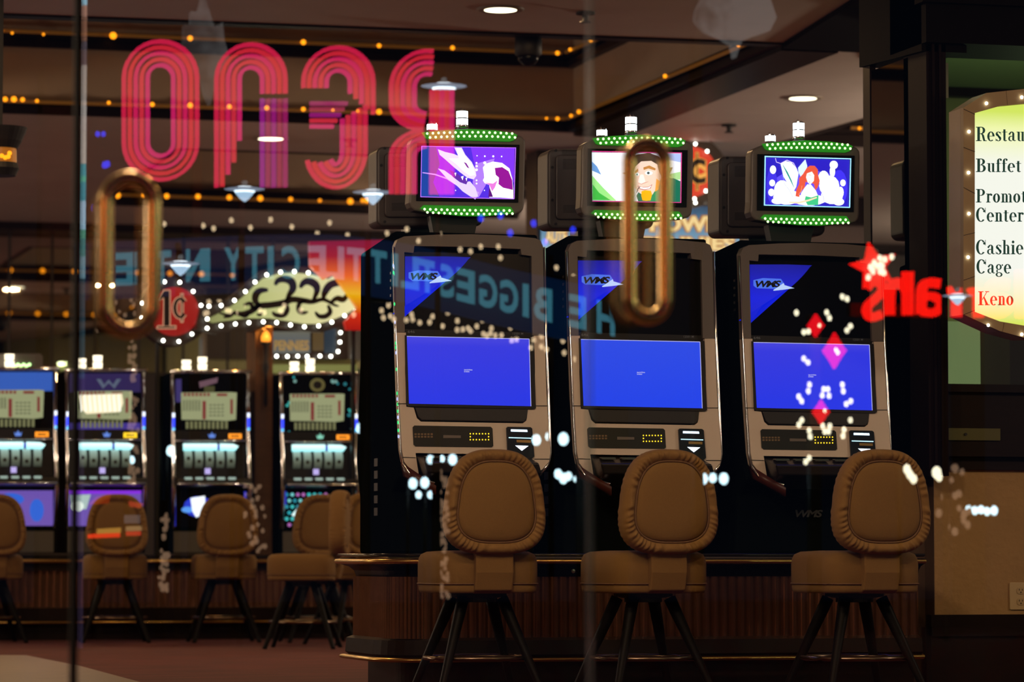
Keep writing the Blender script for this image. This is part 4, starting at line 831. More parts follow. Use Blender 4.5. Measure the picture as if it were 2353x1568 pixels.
# round penny signs
def penny(cx, cy, r, Y, label, body, bl):
    c = PY(cx, cy, Y); o = empty('round_sign', c); tag(o, label, 'sign')
    m = MB(mat('dark_bronze_rim', (.035,.02,.012), .4)); flat(m, blob(cx, cy, r*1.42, None, 40), Y+.03, .15); own(o, m, 'backing')
    m = MB(grad('red_sign_face', [(0,(.30,.004,.004)),(1,(.42,.008,.006))], 'Z', -.3, .3, 1.0, True) if bl[0][0] == 378 else glow('orange_red_face', (.85,.04,.01), 1, True)); flat(m, blob(cx, cy, r, None, 40), Y, .04); own(o, m, 'red_disc')
    m = MB(glow('cream_figure_edge', (.75,.38,.22), 1) if bl[0][0] == 378 else glow('gold_figure_edge', (1,.45,.08), 1.1)); m2 = MB(mat('dark_figure', (.03,.015,.01), .5))
    for ch, u0, u1, v0, v1 in body:
        text(m, ch, lambda u, v: PY(cx+r*(u0+(u1-u0)*u), cy+r*(v1+(v0-v1)*v), Y-.004), .075); text(m2, ch, lambda u, v: PY(cx+r*(u0+.035+(u1-u0-.07)*u), cy+r*(v1-.03+(v0-v1+.06)*v), Y-.010), .01)
    
    if bl[0][0] == 378:
        m = MB(m.ms[0]); m2 = MB(m2.ms[0])
        for mm, g_, yy in ((m, 1.6, -.004), (m2, -.6, -.010)):
            flat(mm, [(376-g_,668-g_),(390+g_,668-g_),(390+g_,750+g_),(376-g_,750+g_)], Y+yy, -.004); flat(mm, [(362-g_,690+g_),(376-g_,668-g_),(380,668-g_),(380,684+g_)], Y+yy-.001, -.004)
            flat(mm, [(361-g_,750-g_),(403+g_,750-g_),(403+g_,755+g_),(361-g_,755+g_)], Y+yy-.002, -.004)
            for a_, b_ in zip(range(40, 320, 20), range(60, 341, 20)): flat(mm, [(414+(17+g_)*cos(radians(a_)),708-(25+g_)*sin(radians(a_))),(414+(17+g_)*cos(radians(b_)),708-(25+g_)*sin(radians(b_))),(414+(8-g_)*cos(radians(b_)),708-(17-g_)*sin(radians(b_))),(414+(8-g_)*cos(radians(a_)),708-(17-g_)*sin(radians(a_)))], Y+yy, -.004)
            flat(mm, [(416-g_,676-g_),(420+g_,676-g_),(420+g_,740+g_),(416-g_,740+g_)], Y+yy-.003, -.004)
        post = MB(M_black); q_ = PY(362, 795, Y+.1); post.box(q_.x-.012, q_.x+.012, Y+.08, Y+.12, ZLB, q_.z+.08); own(o, post, 'post')
    own(o, m, 'figure_outline'); own(o, m2, 'figure')
    bulbs(o, bl, Y-.02, 1.05)
penny(401, 716, 56, 22.42, 'round red penny sign ringed with bulbs, partly behind the left gold handle', [('1', -.78, -.20, -.80, .85), ('c', -.05, .62, -.38, .50), ('I', .22, .36, -.80, .72)],
      [(378,648),(413,649),(444,670),(462,702),(461,738),(441,768),(411,785),(375,783),(327,697),(326,731)])
penny(1588, 395, 58, 22.6, 'round red penny sign half hidden behind the middle topper monitor', [('c', -.12, .62, -.55, .50), ('I', .18, .30, -.78, .75)],
      [(1598,331),(1625,348),(1622,439),(1596,457),(1598,466),(1633,467)])
# scroll-shaped marquee
Ym = 22.2; c = PY(640, 700, Ym); o = empty('marquee_sign', c); tag(o, 'leaf-shaped cream sign with dark scrollwork and a border of bulbs', 'sign')
leaf = [(473,735),(500,722),(535,702),(562,680),(585,657),(605,640),(640,629),(680,627),(720,632),(755,642),(768,634),(775,632),(790,655),(805,685),(818,708),(796,722),(765,735),(735,744),(700,744),(660,737),(620,731),(570,731),(520,737),(490,742)]
m = MB(mat('dark_bronze_rim')); flat(m, [(450,757),(460,712),(520,690),(570,648),(600,622),(650,610),(720,614),(790,630),(835,700),(845,716),(800,745),(740,764),(690,760),(640,750),(600,750),(540,757),(500,770)], Ym+.03, .06); own(o, m, 'backing')
m = MB(grad('cream_sign_face', [(0,(.22,.22,.07)),(.35,(.50,.52,.20)),(1,(.90,.80,.42))], 'X', -.5, .5, 1.15, True)); flat(m, leaf, Ym, .04); own(o, m, 'lit_face')
m = MB(mat('dark_brown_scroll', (.02,.008,.006), .5))
def sw(pts, wd, n=5):       # smooth tapering stroke through pixels
    P = []
    for i in range(len(pts)-1):
        p0 = pts[max(i-1,0)]; p1 = pts[i]; p2 = pts[i+1]; p3 = pts[min(i+2,len(pts)-1)]
        for k in range(n):
            t = k/n; f = lambda a,b,c_,d: .5*((2*b)+(-a+c_)*t+(2*a-5*b+4*c_-d)*t*t+(-a+3*b-3*c_+d)*t**3); P.append((f(p0[0],p1[0],p2[0],p3[0]), f(p0[1],p1[1],p2[1],p3[1])))
    P.append(pts[-1]); N = len(P); wl = [max(1.5, 1.35*wd*sin(pi*min(1,(i+2)/(N+2)))**.7) for i in range(N)]; A, B_ = ribbon(P, wl)
    for i in range(N-1): m.prism([PY(*q, Ym-.002) for q in (A[i], A[i+1], B_[i+1], B_[i])], (0,-.012,0))
cv = lambda L: [(350+x/3.92, 500+y/3.92) for x, y in L]
for pts, wd in [([(600,860),(680,880),(740,860),(800,870),(880,850),(960,800),(1060,790),(1180,770),(1260,740),(1360,750),(1440,760),(1540,740),(1640,790),(1680,800)], 11), ([(1040,655),(970,660),(930,700),(930,760),(980,800)], 12), ([(1105,610),(1130,570),(1190,555),(1250,580),(1265,640),(1230,700),(1200,760)], 13),
                ([(1330,635),(1360,590),(1410,575),(1470,610),(1480,670),(1440,760)], 13), ([(1750,620),(1680,590),(1600,610),(1550,680),(1540,740)], 13), ([(1755,690),(1720,740),(1660,730),(1600,770)], 10), ([(820,790),(880,775),(910,820),(960,800)], 7), ([(1200,770),(1215,830),(1180,880),(1110,880),(1080,850)], 9),
                ([(1380,750),(1320,780),(1320,840),(1360,860),(1400,850)], 8), ([(1580,790),(1600,850),(1560,890),(1500,890),(1465,850)], 9), ([(790,880),(840,890),(880,850)], 6), ([(640,900),(700,890),(740,860)], 5), ([(940,870),(970,880),(985,850)], 5)]: sw(cv(pts), wd)
own(o, m, 'scrollwork'); m = MB(M_black); q_ = PY(604, 748, Ym+.1); m.box(q_.x-.02, q_.x+.02, Ym+.1, YBK+.3, q_.z-.02, q_.z+.03); own(o, m, 'bracket')
bulbs(o, [(350+x/3.92, 500+y/3.92) for x, y in [(1030,517),(1155,492),(1280,487),(1405,498),(1528,520),(1605,430),(925,582),(838,667),(740,747),(620,793),(510,800),(495,915),(494,998),(620,977),(748,960),(870,948),(1000,940),(1120,947),(1245,968),(1370,985),(1498,977),(1617,943),(1732,884),(1830,842),(1830,855)]], Ym-.03, 1.1)
# marquee frame hanging below with another row of bulbs, and the gold lettered panel inside
Yk = 23.0; c = PY(710, 790, Yk); o = empty('lettered_sign', c); tag(o, 'small framed gold-lettered sign with bulbs under it, above the dotted reel machine', 'sign')
m = MB(mat('dark_bronze_rim')); flat(m, [(622,748),(800,748),(800,826),(622,826)], Yk+.02, .08); own(o, m, 'backing')
m = MB(grad('dim_blue_cream', [(0,(.16,.15,.10)),(.5,(.10,.12,.14)),(1,(.20,.18,.10))], 'Z', -.15, .15, 1)); flat(m, [(628,762),(713,762),(713,812),(628,812)], Yk, .02); m.mat(mat('gold_figures', (.3,.2,.1), .5, em=(.30,.19,.05), es=1)); text(m, 'PENNIES', lambda u, v: PY(630+80*u, 806-24*v, Yk-.004), .04); own(o, m, 'lit_panel')
m = MB(glow('brown_panel', (.10,.06,.02), 1)); flat(m, [(719,756),(744,756),(744,806),(719,806)], Yk, .02); m.mat(glow('navy_panel', (.01,.03,.05), 1)); flat(m, [(746,750),(772,750),(772,810),(746,812)], Yk, .02); own(o, m, 'side_panel')
bulbs(o, [(350+x/3.92, 500+y/3.92) for x, y in [(1120,1250),(1217,1252),(1310,1250),(1395,1252),(1510,1248),(1608,1252),(1673,1208),(1690,1123),(1695,1037),(1680,950)]], Yk-.03, 1.1)
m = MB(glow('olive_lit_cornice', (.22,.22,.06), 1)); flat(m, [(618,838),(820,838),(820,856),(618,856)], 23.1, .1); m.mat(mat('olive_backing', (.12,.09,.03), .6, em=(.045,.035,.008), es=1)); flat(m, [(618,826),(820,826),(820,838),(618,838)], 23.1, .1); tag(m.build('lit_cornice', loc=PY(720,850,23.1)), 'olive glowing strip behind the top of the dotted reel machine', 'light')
# flame-coloured sign
Yf = 22.08; c = PY(800, 680, Yf); m = MB(grad('flame_sign_face', [(0,(.45,.0,.0)),(.18,(.75,.02,.0)),(.42,(1,.50,.0)),(.62,(1,.14,.0)),(.85,(.40,.0,.01)),(1,(.28,.0,.03))], 'Z', -.22, .34, 1.0, True, .0)); 
m.prism([PY(x_, y_, Yf)-c for x_, y_ in [(712,555),(900,551),(905,760),(797,758),(792,740),(822,708),(768,632),(745,642),(714,612)]], (0,.06,0)); o = m.build('flame_sign'); o.location = c
m = MB(M_black); q = PY(829, 760, Yf+.05); m.box(q.x-.012, q.x+.012, YLB+.02, YLB+.05, ZLB, q.z+.03); q2 = PY(870, 740, Yf+.05); m.box(q2.x-.02, q2.x+.02, Yf+.05, YLB+.06, q2.z, q2.z+.03); m.box(q2.x-.015, q2.x+.015, YLB+.02, YLB+.06, ZLB, q2.z+.03); own(o, m, 'post'); tag(o, 'large red, orange and yellow lit sign between the scroll sign and the left big machine', 'sign')
# POWER PENNIES panels
Yg = 23.27
M_gblue = grad('sky_panel', [(0,(.70,.75,.62)),(.4,(.22,.40,.55)),(.75,(.05,.22,.40)),(1,(.01,.07,.16))], 'Z', -.19, .19, 1.0, True, .25)
for (pts, words, lb) in (([(1478,470),(1742,478),(1726,585),(1478,575)], [('POWER', 1492, 1690, 534, 495), ('PENNIES', 1475, 1690, 577, 543)], 'gold-lettered blue sign between the middle and right topper monitors'),
                         ([(1252,508),(1318,522),(1310,580),(1252,590)], [('AUTE', 1252, 1304, 560, 526)], 'gold-lettered pale sign left of the middle machine, mostly hidden')):
    c = PY((pts[0][0]+pts[1][0])/2, 527, Yg); m = MB(M_gblue); m.prism([PY(x_, y_, Yg)-c for x_, y_ in pts], (0,.1,0)); o = m.build('lettered_sign'); o.location = c; tag(o, lb, 'sign')
    m = MB(glow('cream_gold', (1,.72,.32), 1.1)); m2 = MB(glow('amber_gold', (.50,.16,.01), 1)); 
    for wd, x0_, x1_, yb_, yt_ in words:
        text(m2, wd, lambda u, v: PY(x0_-1+(x1_-x0_+2)*u, yb_+1+(yt_-yb_-2)*v, Yg-.006)-c, .10); text(m, wd, lambda u, v: PY(x0_+1.5+(x1_-x0_-3)*u, yb_-1.5+(yt_-yb_+3)*v, Yg-.014)-c, .045)
    m2.build('letter_edge', o); m.build('lettering', o)
p = PY(1752, 552, 23.3); m = MB(mat('amber_box', (.2,.12,.05), .5, em=(.20,.10,.02), es=1)); m.box(p.x-.045, p.x+.045, 23.3, 23.4, p.z-.035, p.z+.035); tag(m.build('sign_bracket', loc=p), 'small amber box at the right end of the blue sign', 'bracket')
m = MB(M_bulbw); 
for q in [(1276,316),(1282,322),(1291,310),(1287,338),(1216,346),(1221,349),(1240,342),(1258,341)]:
    pass
o = empty('rim_sign', PY(1260,345,24)); tag(o, 'edge of a bulb-rimmed red sign between the left and middle topper monitors', 'sign'); m = MB(mat('dark_bronze_rim')); flat(m, [(1212,360),(1205,352),(1240,332),(1296,300),(1300,330),(1300,360)], 24, .05); own(o, m, 'rim'); m = MB(glow('dull_red', (.25,.03,.01), 1)); flat(m, [(1246,354),(1262,346),(1290,348),(1290,354)], 23.98, .02); own(o, m, 'red_panel')
bulbs(o, [(1283,321,1.1),(1291,311,.7),(1287,338,.7),(1218,346,.9),(1223,348,.8),(1241,342,.7),(1259,341,.7)], 23.9, 1)

# dark fitting with amber lamps at the left edge
c = PY(0, 350, 17); o = empty('hanging_lantern', c); tag(o, 'dark hanging lantern with a glowing amber glass band, cut by the left edge', 'lamp')
def lr(px, py): return abs(PY(px, py, 17).x-c.x)
zz = lambda py: PY(10, py, 17).z-c.z
m = MB(M_blackm); m.smooth = False; m.lathe((0,0,0), [(.001,zz(294)),(lr(63,296),zz(294)),(lr(60,302),zz(302)),(lr(50,325),zz(325)),(lr(40,342),zz(342)),(.001,zz(342))], 28); m.build('top_cap', o)
m = MB(mat('amber_ribbed_glass', (.3,.12,.02), .3, em=(.35,.11,.01), es=.8)); m.lathe((0,0,0), [(lr(37,342),zz(342)),(lr(38,375),zz(375))], 40); m.build('glass_band', o)
m = MB(M_blackm); m.lathe((0,0,0), [(.001,zz(375)),(lr(40,375),zz(375)),(lr(44,388),zz(388)),(lr(40,396),zz(396)),(lr(36,405),zz(405)),(.001,zz(405))], 28); m.build('bottom_cap', o)
m = MB(M_blackm); m.box(-.01,.01,-.01,.01,zz(294),CEIL-c.z); m.build('rod', o)
for (x_, y_) in ((4,358),(12,362),(19,360),(22,352)): p = PY(x_, y_, 16.8)-c; inst(BULBA, o, p, (.9,.9,.9))

# ------------------------------------------------------------------ the directory sign on the right, with its fat-faced roman lettering
YD = 13.0
def glyph(ch):       # primitives in a cap-height-1 cell: polygons
    P = []; S, H = .185, .058
    def box(x0,x1,y0,y1): P.append([(x0,y0),(x1,y0),(x1,y1),(x0,y1)])
    def ser(x0,x1,y): box(x0,x1,y-(H if y > .1 else 0),y+(0 if y > .1 else H))
    def ring(cx,cy,rx,ry,a0=0,a1=360,tx=S,ty=H,n=24):
        for i in range(n):
            t0 = radians(a0+(a1-a0)*i/n); t1 = radians(a0+(a1-a0)*(i+1)/n)
            P.append([(cx+rx*cos(t0),cy+ry*sin(t0)),(cx+rx*cos(t1),cy+ry*sin(t1)),(cx+(rx-tx)*cos(t1),cy+(ry-ty)*sin(t1)),(cx+(rx-tx)*cos(t0),cy+(ry-ty)*sin(t0))])
    def ball(cx,cy,r): P.append([(cx+r*cos(2*pi*i/12),cy+r*sin(2*pi*i/12)) for i in range(12)])
    X = .66
    if ch in 'RBP':
        box(.10,.30,0,1); ser(0,.42,0.0); ser(0,.42,1.0); 
        ring(.40,.75,.30,.25,-90,90,.19,H) if ch != 'B' else ring(.38,.77,.29,.23,-90,90,.19,H); box(.3,.42,.955,1)
        if ch == 'R': box(.3,.42,.5,.545); ring(.36,.30,.27,.245,0,90,.17,H); P.append([(.46,.32),(.63,.30),(.70,.05),(.56,.0)]); P.append([(.56,0),(.82,0),(.82,.05),(.62,.06)]); w_ = .80
        if ch == 'P': box(.3,.42,.5,.545); w_ = .74
        if ch == 'B': ring(.40,.275,.33,.275,-90,90,.20,H); box(.3,.42,.505,.55); box(.3,.42,0,.045); w_ = .76
    elif ch == 'C': ring(.38,.5,.38,.52,45,315,.20,H); ball(.62,.76,.09); box(.68,.72,.62,1.0); w_ = .76
    elif ch == 'K': box(.10,.30,0,1); ser(0,.42,0.0); ser(0,.42,1.0); P.append([(.3,.42),(.34,.38),(.72,.97),(.66,.97)]); ser(.54,.86,1.0); P.append([(.40,.58),(.48,.62),(.82,.0),(.60,.0)]); ser(.52,.9,0); w_ = .88
    elif ch in 'eoc': 
        if ch == 'o': ring(.28,.33,.28,.345); w_ = .58
        else: ring(.28,.33,.28,.345,0,310,.17,H); box(.12,.54,.33,.37); w_ = .56
    elif ch == 's': ring(.23,.50,.20,.17,20,270,.12,.045); ring(.23,.18,.22,.19,-160,90,.13,.05); P.append([(.08,.46),(.18,.55),(.42,.22),(.32,.12)]); box(.40,.43,.45,.66); box(.02,.05,0,.2); w_ = .46
    elif ch == 't': box(.10,.26,.10,.82); box(0,.40,.62,.66); ring(.25,.12,.15,.13,180,330,.14,H); w_ = .40
    elif ch in 'ai':
        if ch == 'i': box(.07,.24,0,X); ser(0,.32,0); box(0,.1,X-.045,X); ball(.155,.86,.10); w_ = .32
        else: box(.32,.48,.05,.5); ring(.28,.48,.20,.19,0,160,.15,H); ball(.12,.50,.07); ring(.22,.18,.20,.19,60,300,.13,H); P.append([(.3,.36),(.34,.40),(.34,.35),(.3,.32)]); ring(.50,.10,.12,.10,200,330,.10,H); w_ = .60
    elif ch == 'u': box(.08,.24,.12,X); box(0,.1,X-.045,X); ring(.26,.15,.18,.16,180,300,.15,H); box(.38,.54,.0,X); box(.30,.4,X-.045,X); box(.5,.62,0,.045); w_ = .62
    elif ch == 'n': box(.08,.24,0,X); ser(0,.32,0); box(0,.1,X-.045,X); ring(.34,.46,.18,.21,0,130,.15,H); box(.36,.52,0,.48); box(.30,.60,0,.045); w_ = .60
    elif ch == 'm': 
        box(.08,.24,0,X); ser(0,.32,0); box(0,.1,X-.045,X)
        for k in (0, .30): ring(.34+k,.46,.18,.21,0,130,.15,H); box(.36+k,.52+k,0,.48); box(.31+k,.58+k,0,.045)
        w_ = .90
    elif ch == 'h': box(.08,.24,0,1); ser(0,.32,0); box(0,.1,.955,1); ring(.34,.46,.18,.21,0,130,.15,H); box(.36,.52,0,.48); box(.30,.60,0,.045); w_ = .60
    elif ch == 'r': box(.08,.24,0,X); ser(0,.34,0); box(0,.1,X-.045,X); ring(.34,.50,.15,.17,60,170,.10,H); ball(.40,.57,.085); w_ = .48
    elif ch == 'f': box(.08,.24,0,.85); ser(0,.34,0); box(0,.36,.62,.66); ring(.28,.82,.20,.19,40,180,.15,H); ball(.36,.90,.075); w_ = .38
    elif ch == 'g': ring(.23,.46,.22,.21,0,360,.13,H); ring(.25,-.08,.26,.17,0,360,.13,.05); box(.05,.15,.08,.26); ball(.50,.60,.06); w_ = .56
    else: w_ = .3
    return P, w_
c = PY(2330, 500, YD); o = empty('directory_sign', c); tag(o, 'bulb-rimmed lit directory sign with green serif lettering, cut by the right edge', 'sign')
def dq(px, py, off=0.0): return PY(px, py, YD)+Vector((0, off, 0))
oleft = [(2180,262),(2195,238),(2260,212),(2353,203),(2500,215),(2600,262),(2600,740),(2500,788),(2353,775),(2300,760),(2240,738),(2195,722),(2180,716)]
m = MB(mat('tan_brick_frame_side', (.5,.36,.22), .6)); bk = [(2207,250),(2260,216),(2353,206),(2480,216),(2560,250),(2560,730),(2480,775),(2353,779),(2290,762),(2207,724)]
m.prism([dq(x_, y_, .0) for x_, y_ in bk], (0, .12, 0)); own(o, m, 'cabinet')
fr = [(2207,250),(2260,216),(2353,206),(2480,216),(2560,250),(2560,730),(2480,775),(2353,779),(2290,762),(2207,724)]; fi = [(2233,262),(2290,246),(2353,240),(2450,246),(2520,264),(2520,716),(2450,744),(2353,751),(2290,740),(2233,718)]
m = MB(mat('tan_brick_frame', (.42,.29,.14), .55, noise=.12, scale=8)); 
for i in range(len(fr)):
    j = (i+1) % len(fr); m.prism([dq(*fr[i], -.001), dq(*fr[j], -.001), dq(*fi[j], -.001), dq(*fi[i], -.001)], (0,-.03,0))
own(o, m, 'bezel')
m = MB(mat('dark_joint', (.06,.035,.02), .6))
for (x0_, y0_, x1_, y1_) in [(2207,252,2233,264),(2207,340,2233,350),(2207,432,2233,446),(2207,542,2233,536),(2207,645,2233,636),(2207,724,2233,714),(2305,212,2308,242),(2296,766,2300,743)]:
    m.prism([dq(x0_,y0_,-.0315), dq(x1_,y1_,-.0315), dq(x1_,y1_+1.5,-.0315), dq(x0_,y0_+1.5,-.0315)], (0,-.001,0))
own(o, m, 'joint')
m = MB(grad('lit_white_face', [(0,(.75,.85,.12)),(.10,(1,.95,.55)),(.25,(1,1,.92)),(.75,(1,1,.90)),(.92,(.95,1,.45)),(1,(.70,.85,.12))], 'Z', -.43, .43, 1.15, True)); m.prism([dq(x_, y_, -.0)-Vector((0,.002,0)) for x_, y_ in fi], (0,-.004,0)); own(o, m, 'lit_face')
mg = MB(mat('green_letter', (.01,.07,.05), .5, em=(.0,.035,.025), es=.7)); mr_ = MB(mat('red_letter', (.55,.05,.02), .5, em=(.5,.05,.01), es=.5))
for (wd, x_, yb_, cap, xs_, mm) in [('Restaurants', 2241, 325, 33, .92, mg), ('Buffet', 2241, 396, 31, 1.0, mg), ('Promotions', 2241, 466, 31, .95, mg), ('Center', 2241, 510, 32, .95, mg), ('Cashier', 2241, 585, 33, .93, mg), ('Cage', 2242, 629, 32, .95, mg), ('Keno', 2246, 702, 32, .92, mr_)]:
    cx_ = x_
    for ch in wd:
        P, w_ = glyph(ch); k_ = cap
        for q in P: mm.poly([dq(cx_+u*k_*xs_, yb_-v*k_, -.0075) for u, v in q])
        cx_ += (w_+.05)*k_*xs_
    
own(o, mg, 'green_lettering'); own(o, mr_, 'red_lettering')
for (x_, y_) in [(2259,240),(2340,226),(2219,305),(2218,399),(2219,493),(2217,593),(2263,749),(2340,770),(2450,764),(2535,735),(2541,620),(2541,500),(2541,380),(2540,275),(2450,226)]: inst(BULBW, o, PY(x_, y_, YD)+Vector((0,-.035,0))-c, (.62,.62,.62))
# back of the island, dark, and keep the shared bulb meshes out of the room

# ================================================================== GLASS DOORS
def pane_glass(name, refl, tint):
    m = bpy.data.materials.new(name); m.use_nodes = True; nt = m.node_tree; nt.nodes.clear()
    o = nt.nodes.new('ShaderNodeOutputMaterial'); t = nt.nodes.new('ShaderNodeBsdfTransparent'); t.inputs[0].default_value = (*tint, 1)
    if refl:
        g = nt.nodes.new('ShaderNodeBsdfGlossy'); g.inputs['Roughness'].default_value = 0; x = nt.nodes.new('ShaderNodeMixShader'); x.inputs[0].default_value = refl
        nt.links.new(t.outputs[0], x.inputs[1]); nt.links.new(g.outputs[0], x.inputs[2]); nt.links.new(x.outputs[0], o.inputs[0])
    else: nt.links.new(t.outputs[0], o.inputs[0])
    return m
GL = pane_glass('door_glass_outer_face', REFL, (1,1,1)); GI = pane_glass('door_glass_inner_face', 0.0, (.98,1,.99)); GE = pane_glass('door_glass_edge', .3, (.45,.75,.7))
def door(n, x0, x1, hx=None, hy=None, lab=''):
    m = MB(); a = PY(x0, 784, G).x; b = PY(x1, 784, G).x; z0, z1 = .012, 3.3; y0, y1 = G, G+.012
    m.mat(GL); m.poly([(a,y0,z0),(b,y0,z0),(b,y0,z1),(a,y0,z1)]); m.mat(GI); m.poly([(b,y1,z0),(a,y1,z0),(a,y1,z1),(b,y1,z1)])
    m.mat(GE); m.poly([(a,y0,z0),(a,y0,z1),(a,y1,z1),(a,y1,z0)]); m.poly([(b,y0,z0),(b,y1,z0),(b,y1,z1),(b,y0,z1)]); m.poly([(a,y0,z0),(a,y1,z0),(b,y1,z0),(b,y0,z0)]); m.poly([(a,y0,z1),(b,y0,z1),(b,y1,z1),(a,y1,z1)])
    o = m.build('door_%d' % n, loc=((a+b)/2, G, 0)); struct(o, lab)
    m = MB(M_brass); m.box(a, b, G-.012, G+.024, .0, .10); own(o, m, 'bottom_rail')
    if hx:
        x_, y_, w_, h_ = hx, hy[0], hy[1], hy[2]; c_ = PY(x_, y_, G-.055); k = PY(x_+1, y_, G-.055).x-c_.x; W_, H_ = w_*k/2, h_*k/2*1.03
        m = MB(M_gold); m.smooth = True; r_ = W_*.98; path = [(c_.x+r_*cos(radians(t)), G-.055, c_.z+(H_-r_)+r_*sin(radians(t))) for t in range(0, 181, 10)]+[(c_.x+r_*cos(radians(t)), G-.055, c_.z-(H_-r_)+r_*sin(radians(t))) for t in range(180, 361, 10)]
        m.tube(path, .0145, 16, closed=True); hd = m; hd = own(o, m, 'door_handle')
        for sg in (1, -1):
            zz_ = c_.z+sg*H_; m = MB(M_gold); m.smooth = True; m.lathe((c_.x, G, zz_), [(.009,0),(.009,-.05)], 14, 'y'); m.v = [tuple(Vector(p)-o.location) for p in m.v]; m.build('handle_mount', hd)
    return o
door(1, -420, 168)
door(2, 184, 1352, 297, (585, 112, 340), 'glass door pane with a gold loop handle at its left side')
door(3, 1362, 2900, 1488, (530, 84, 372), 'right glass door pane with a narrow gold loop handle')
mb = MB(mat('black_rubber_seal', (.006,.006,.007), .6)); a, b = PY(168,784,G).x, PY(183,784,G).x; mb.box(a, b, G-.006, G+.02, 0, 3.3); struct(mb.build('trim_door_seal'))
m_ = bpy.data.materials.new('clear_vinyl_seal'); m_.use_nodes = True; b_ = m_.node_tree.nodes['Principled BSDF']; b_.inputs['Base Color'].default_value = (.6,.7,.9,1); b_.inputs['Alpha'].default_value = .13; b_.inputs['Roughness'].default_value = .3
mb = MB(m_); a, b = PY(1350,784,G).x, PY(1363,784,G).x; mb.box(a, b, G-.004, G+.016, 0, 3.3); struct(mb.build('trim_vinyl_seal'))
mb = MB(mat('stone_step', (.05,.045,.04), .6)); mb.box(-4, 8, G-.6, G+.2, -.02, .0); struct(mb.build('floor_threshold'))

# ================================================================== ACROSS THE STREET: what the panes mirror
def MY(p): return Vector((p.x, 2*G-p.y, p.z))
def vp(px, py, Yv, off=0.0): return MY(PY(px, py, Yv)+Vector((0, off, 0)))      # the real place of what shows mirrored at this pixel
EK = 1/REFL
def vflat(mb, pxs, Yv, th=.05, off=0): 
    v = [vp(x_, y_, Yv, off) for x_, y_ in pxs]; mb.prism(v, (0, -th, 0)); return mb
def vrib(mb, path, wd, Yv, off=0):
    A, B_ = ribbon(path, wd)
    for i in range(len(path)-1):
        q = [vp(*A[i], Yv, off), vp(*A[i+1], Yv, off), vp(*B_[i+1], Yv, off), vp(*B_[i], Yv, off)]; mb.prism(q, (0,-.04,0))
    return mb
YV = 20.6
c = vp(670, 640, YV); o = empty('archway_sign', c); o.location.z = 0
tag(o, 'arched street sign with giant pink striped letters over a dark blue lettered band, seen mirrored', 'sign')
RD = [(1,.02,.10),(1,.03,.06),(1,.02,.16),(1,.04,.08),(.95,.02,.20)]
RM = [glow('pink_neon_%d' % i, tuple(v for v in c_), .62*EK) for i, c_ in enumerate(RD)]
RM2 = [glow('magenta_neon_%d' % i, (c_[0]*.6, c_[1], c_[2]*2.2), .5*EK) for i, c_ in enumerate(RD)]
def A_(cx, cy, rx, ry, a0, a1, n=14): return [(cx+rx*cos(radians(a0+(a1-a0)*i/n)), cy-ry*sin(radians(a0+(a1-a0)*i/n))) for i in range(n+1)]
def letter(name, paths, dim=()):
    m = MB()
    for i, P in enumerate(paths): m.mat((RM2 if i in dim else RM)[i % 5]); vrib(m, P, 8.6, YV)
    own(o, m, name)
Ls = []
for i in range(5): r = 84-13.6*i; Ls.append(A_(370,178,r,r,0,180)+A_(370,328,r,r,180,360)+[(370+r,178)])
letter('letter_o', Ls)
Ls = []
for i in range(5): r = 79-13.2*i; Ls.append([(578-r,(430,428,400,372,322)[i])]+A_(578,180,r,r,180,0)+[(578+r,214)])
for i in range(5): r = 79-13.2*i; Ls.append([(578+r,226),(578+r,430)])
letter('letter_n', Ls, (5,6,7,8,9))
Ls = []
for i in range(5): r = 80-13.2*i; Ls.append([(779-r,201)]+A_(779,188,r,r,180,0)+[(779+r,(262,250,238,226,214)[i])])
for i in range(5): Ls.append([(714,237+13.2*i),(800-8*i,237+13.2*i)])
for i in range(5): r = 68-13.2*i; Ls.append([(773+r,240+8*i)]+A_(773,346,r,84-13.2*i,0,-165+6*i))
letter('letter_e', Ls, (5,6,7))
Ls = []
for i in range(5): r = 84-13.2*i; Ls.append(A_(985,200,r,r,82-i*2,180)+A_(985,238,r,r*.72,180,262))
for i in range(5): r = 84-13.2*i; Ls.append(A_(985,358,r,r*.72,98,180)+[(985-r,445)])
for i in range(5): Ls.append([(994+11.5*i,206),(994+11.5*i,446)])
letter('letter_r', Ls)
# lettered band
def bandy(x):      # centre line of the band in the photograph
    pts = [(150,625),(300,618),(450,610),(600,604),(750,602),(860,612),(950,628),(1050,652),(1150,678),(1250,700),(1360,724),(1430,740)]
    for a, b in zip(pts, pts[1:]):
        if a[0] <= x <= b[0]: return a[1]+(b[1]-a[1])*(x-a[0])/(b[0]-a[0])
    return pts[0][1] if x < 150 else pts[-1][1]
m = MB(glow('deep_blue_band', (.0,.010,.040), .5*EK)); xs_ = list(range(180, 1370, 45)); vrib(m, [(x, bandy(x)) for x in xs_], 132, 22.0, .06); own(o, m, 'blue_band')
m = MB(glow('pale_cyan_letter', (.05,.22,.30), .62*EK))
for ch, x_ in [('E',1328),('H',1392),('B',1248),('I',1208),('G',1170),('G',1122),('E',1070),('S',1022),('T',982),('L',942),('I',908),('T',868),('T',818),('L',770),('E',728),('C',668),('I',622),('T',585),('Y',536),('I',476),('N',448),('T',372),('H',330),('E',285)]:
    h = 38; w_ = 7 if ch == 'I' else 21; sl = (bandy(x_+10)-bandy(x_-10))/20
    text(m, ch, lambda u, v: vp(x_+w_-2*w_*u, bandy(x_)+sl*(w_-2*w_*u)+h-2*h*v, 22.0), .035)
m.v = m.v; own(o, m, 'band_lettering')
m = MB(mat('dark_steel', (.02,.02,.02), .5)); 
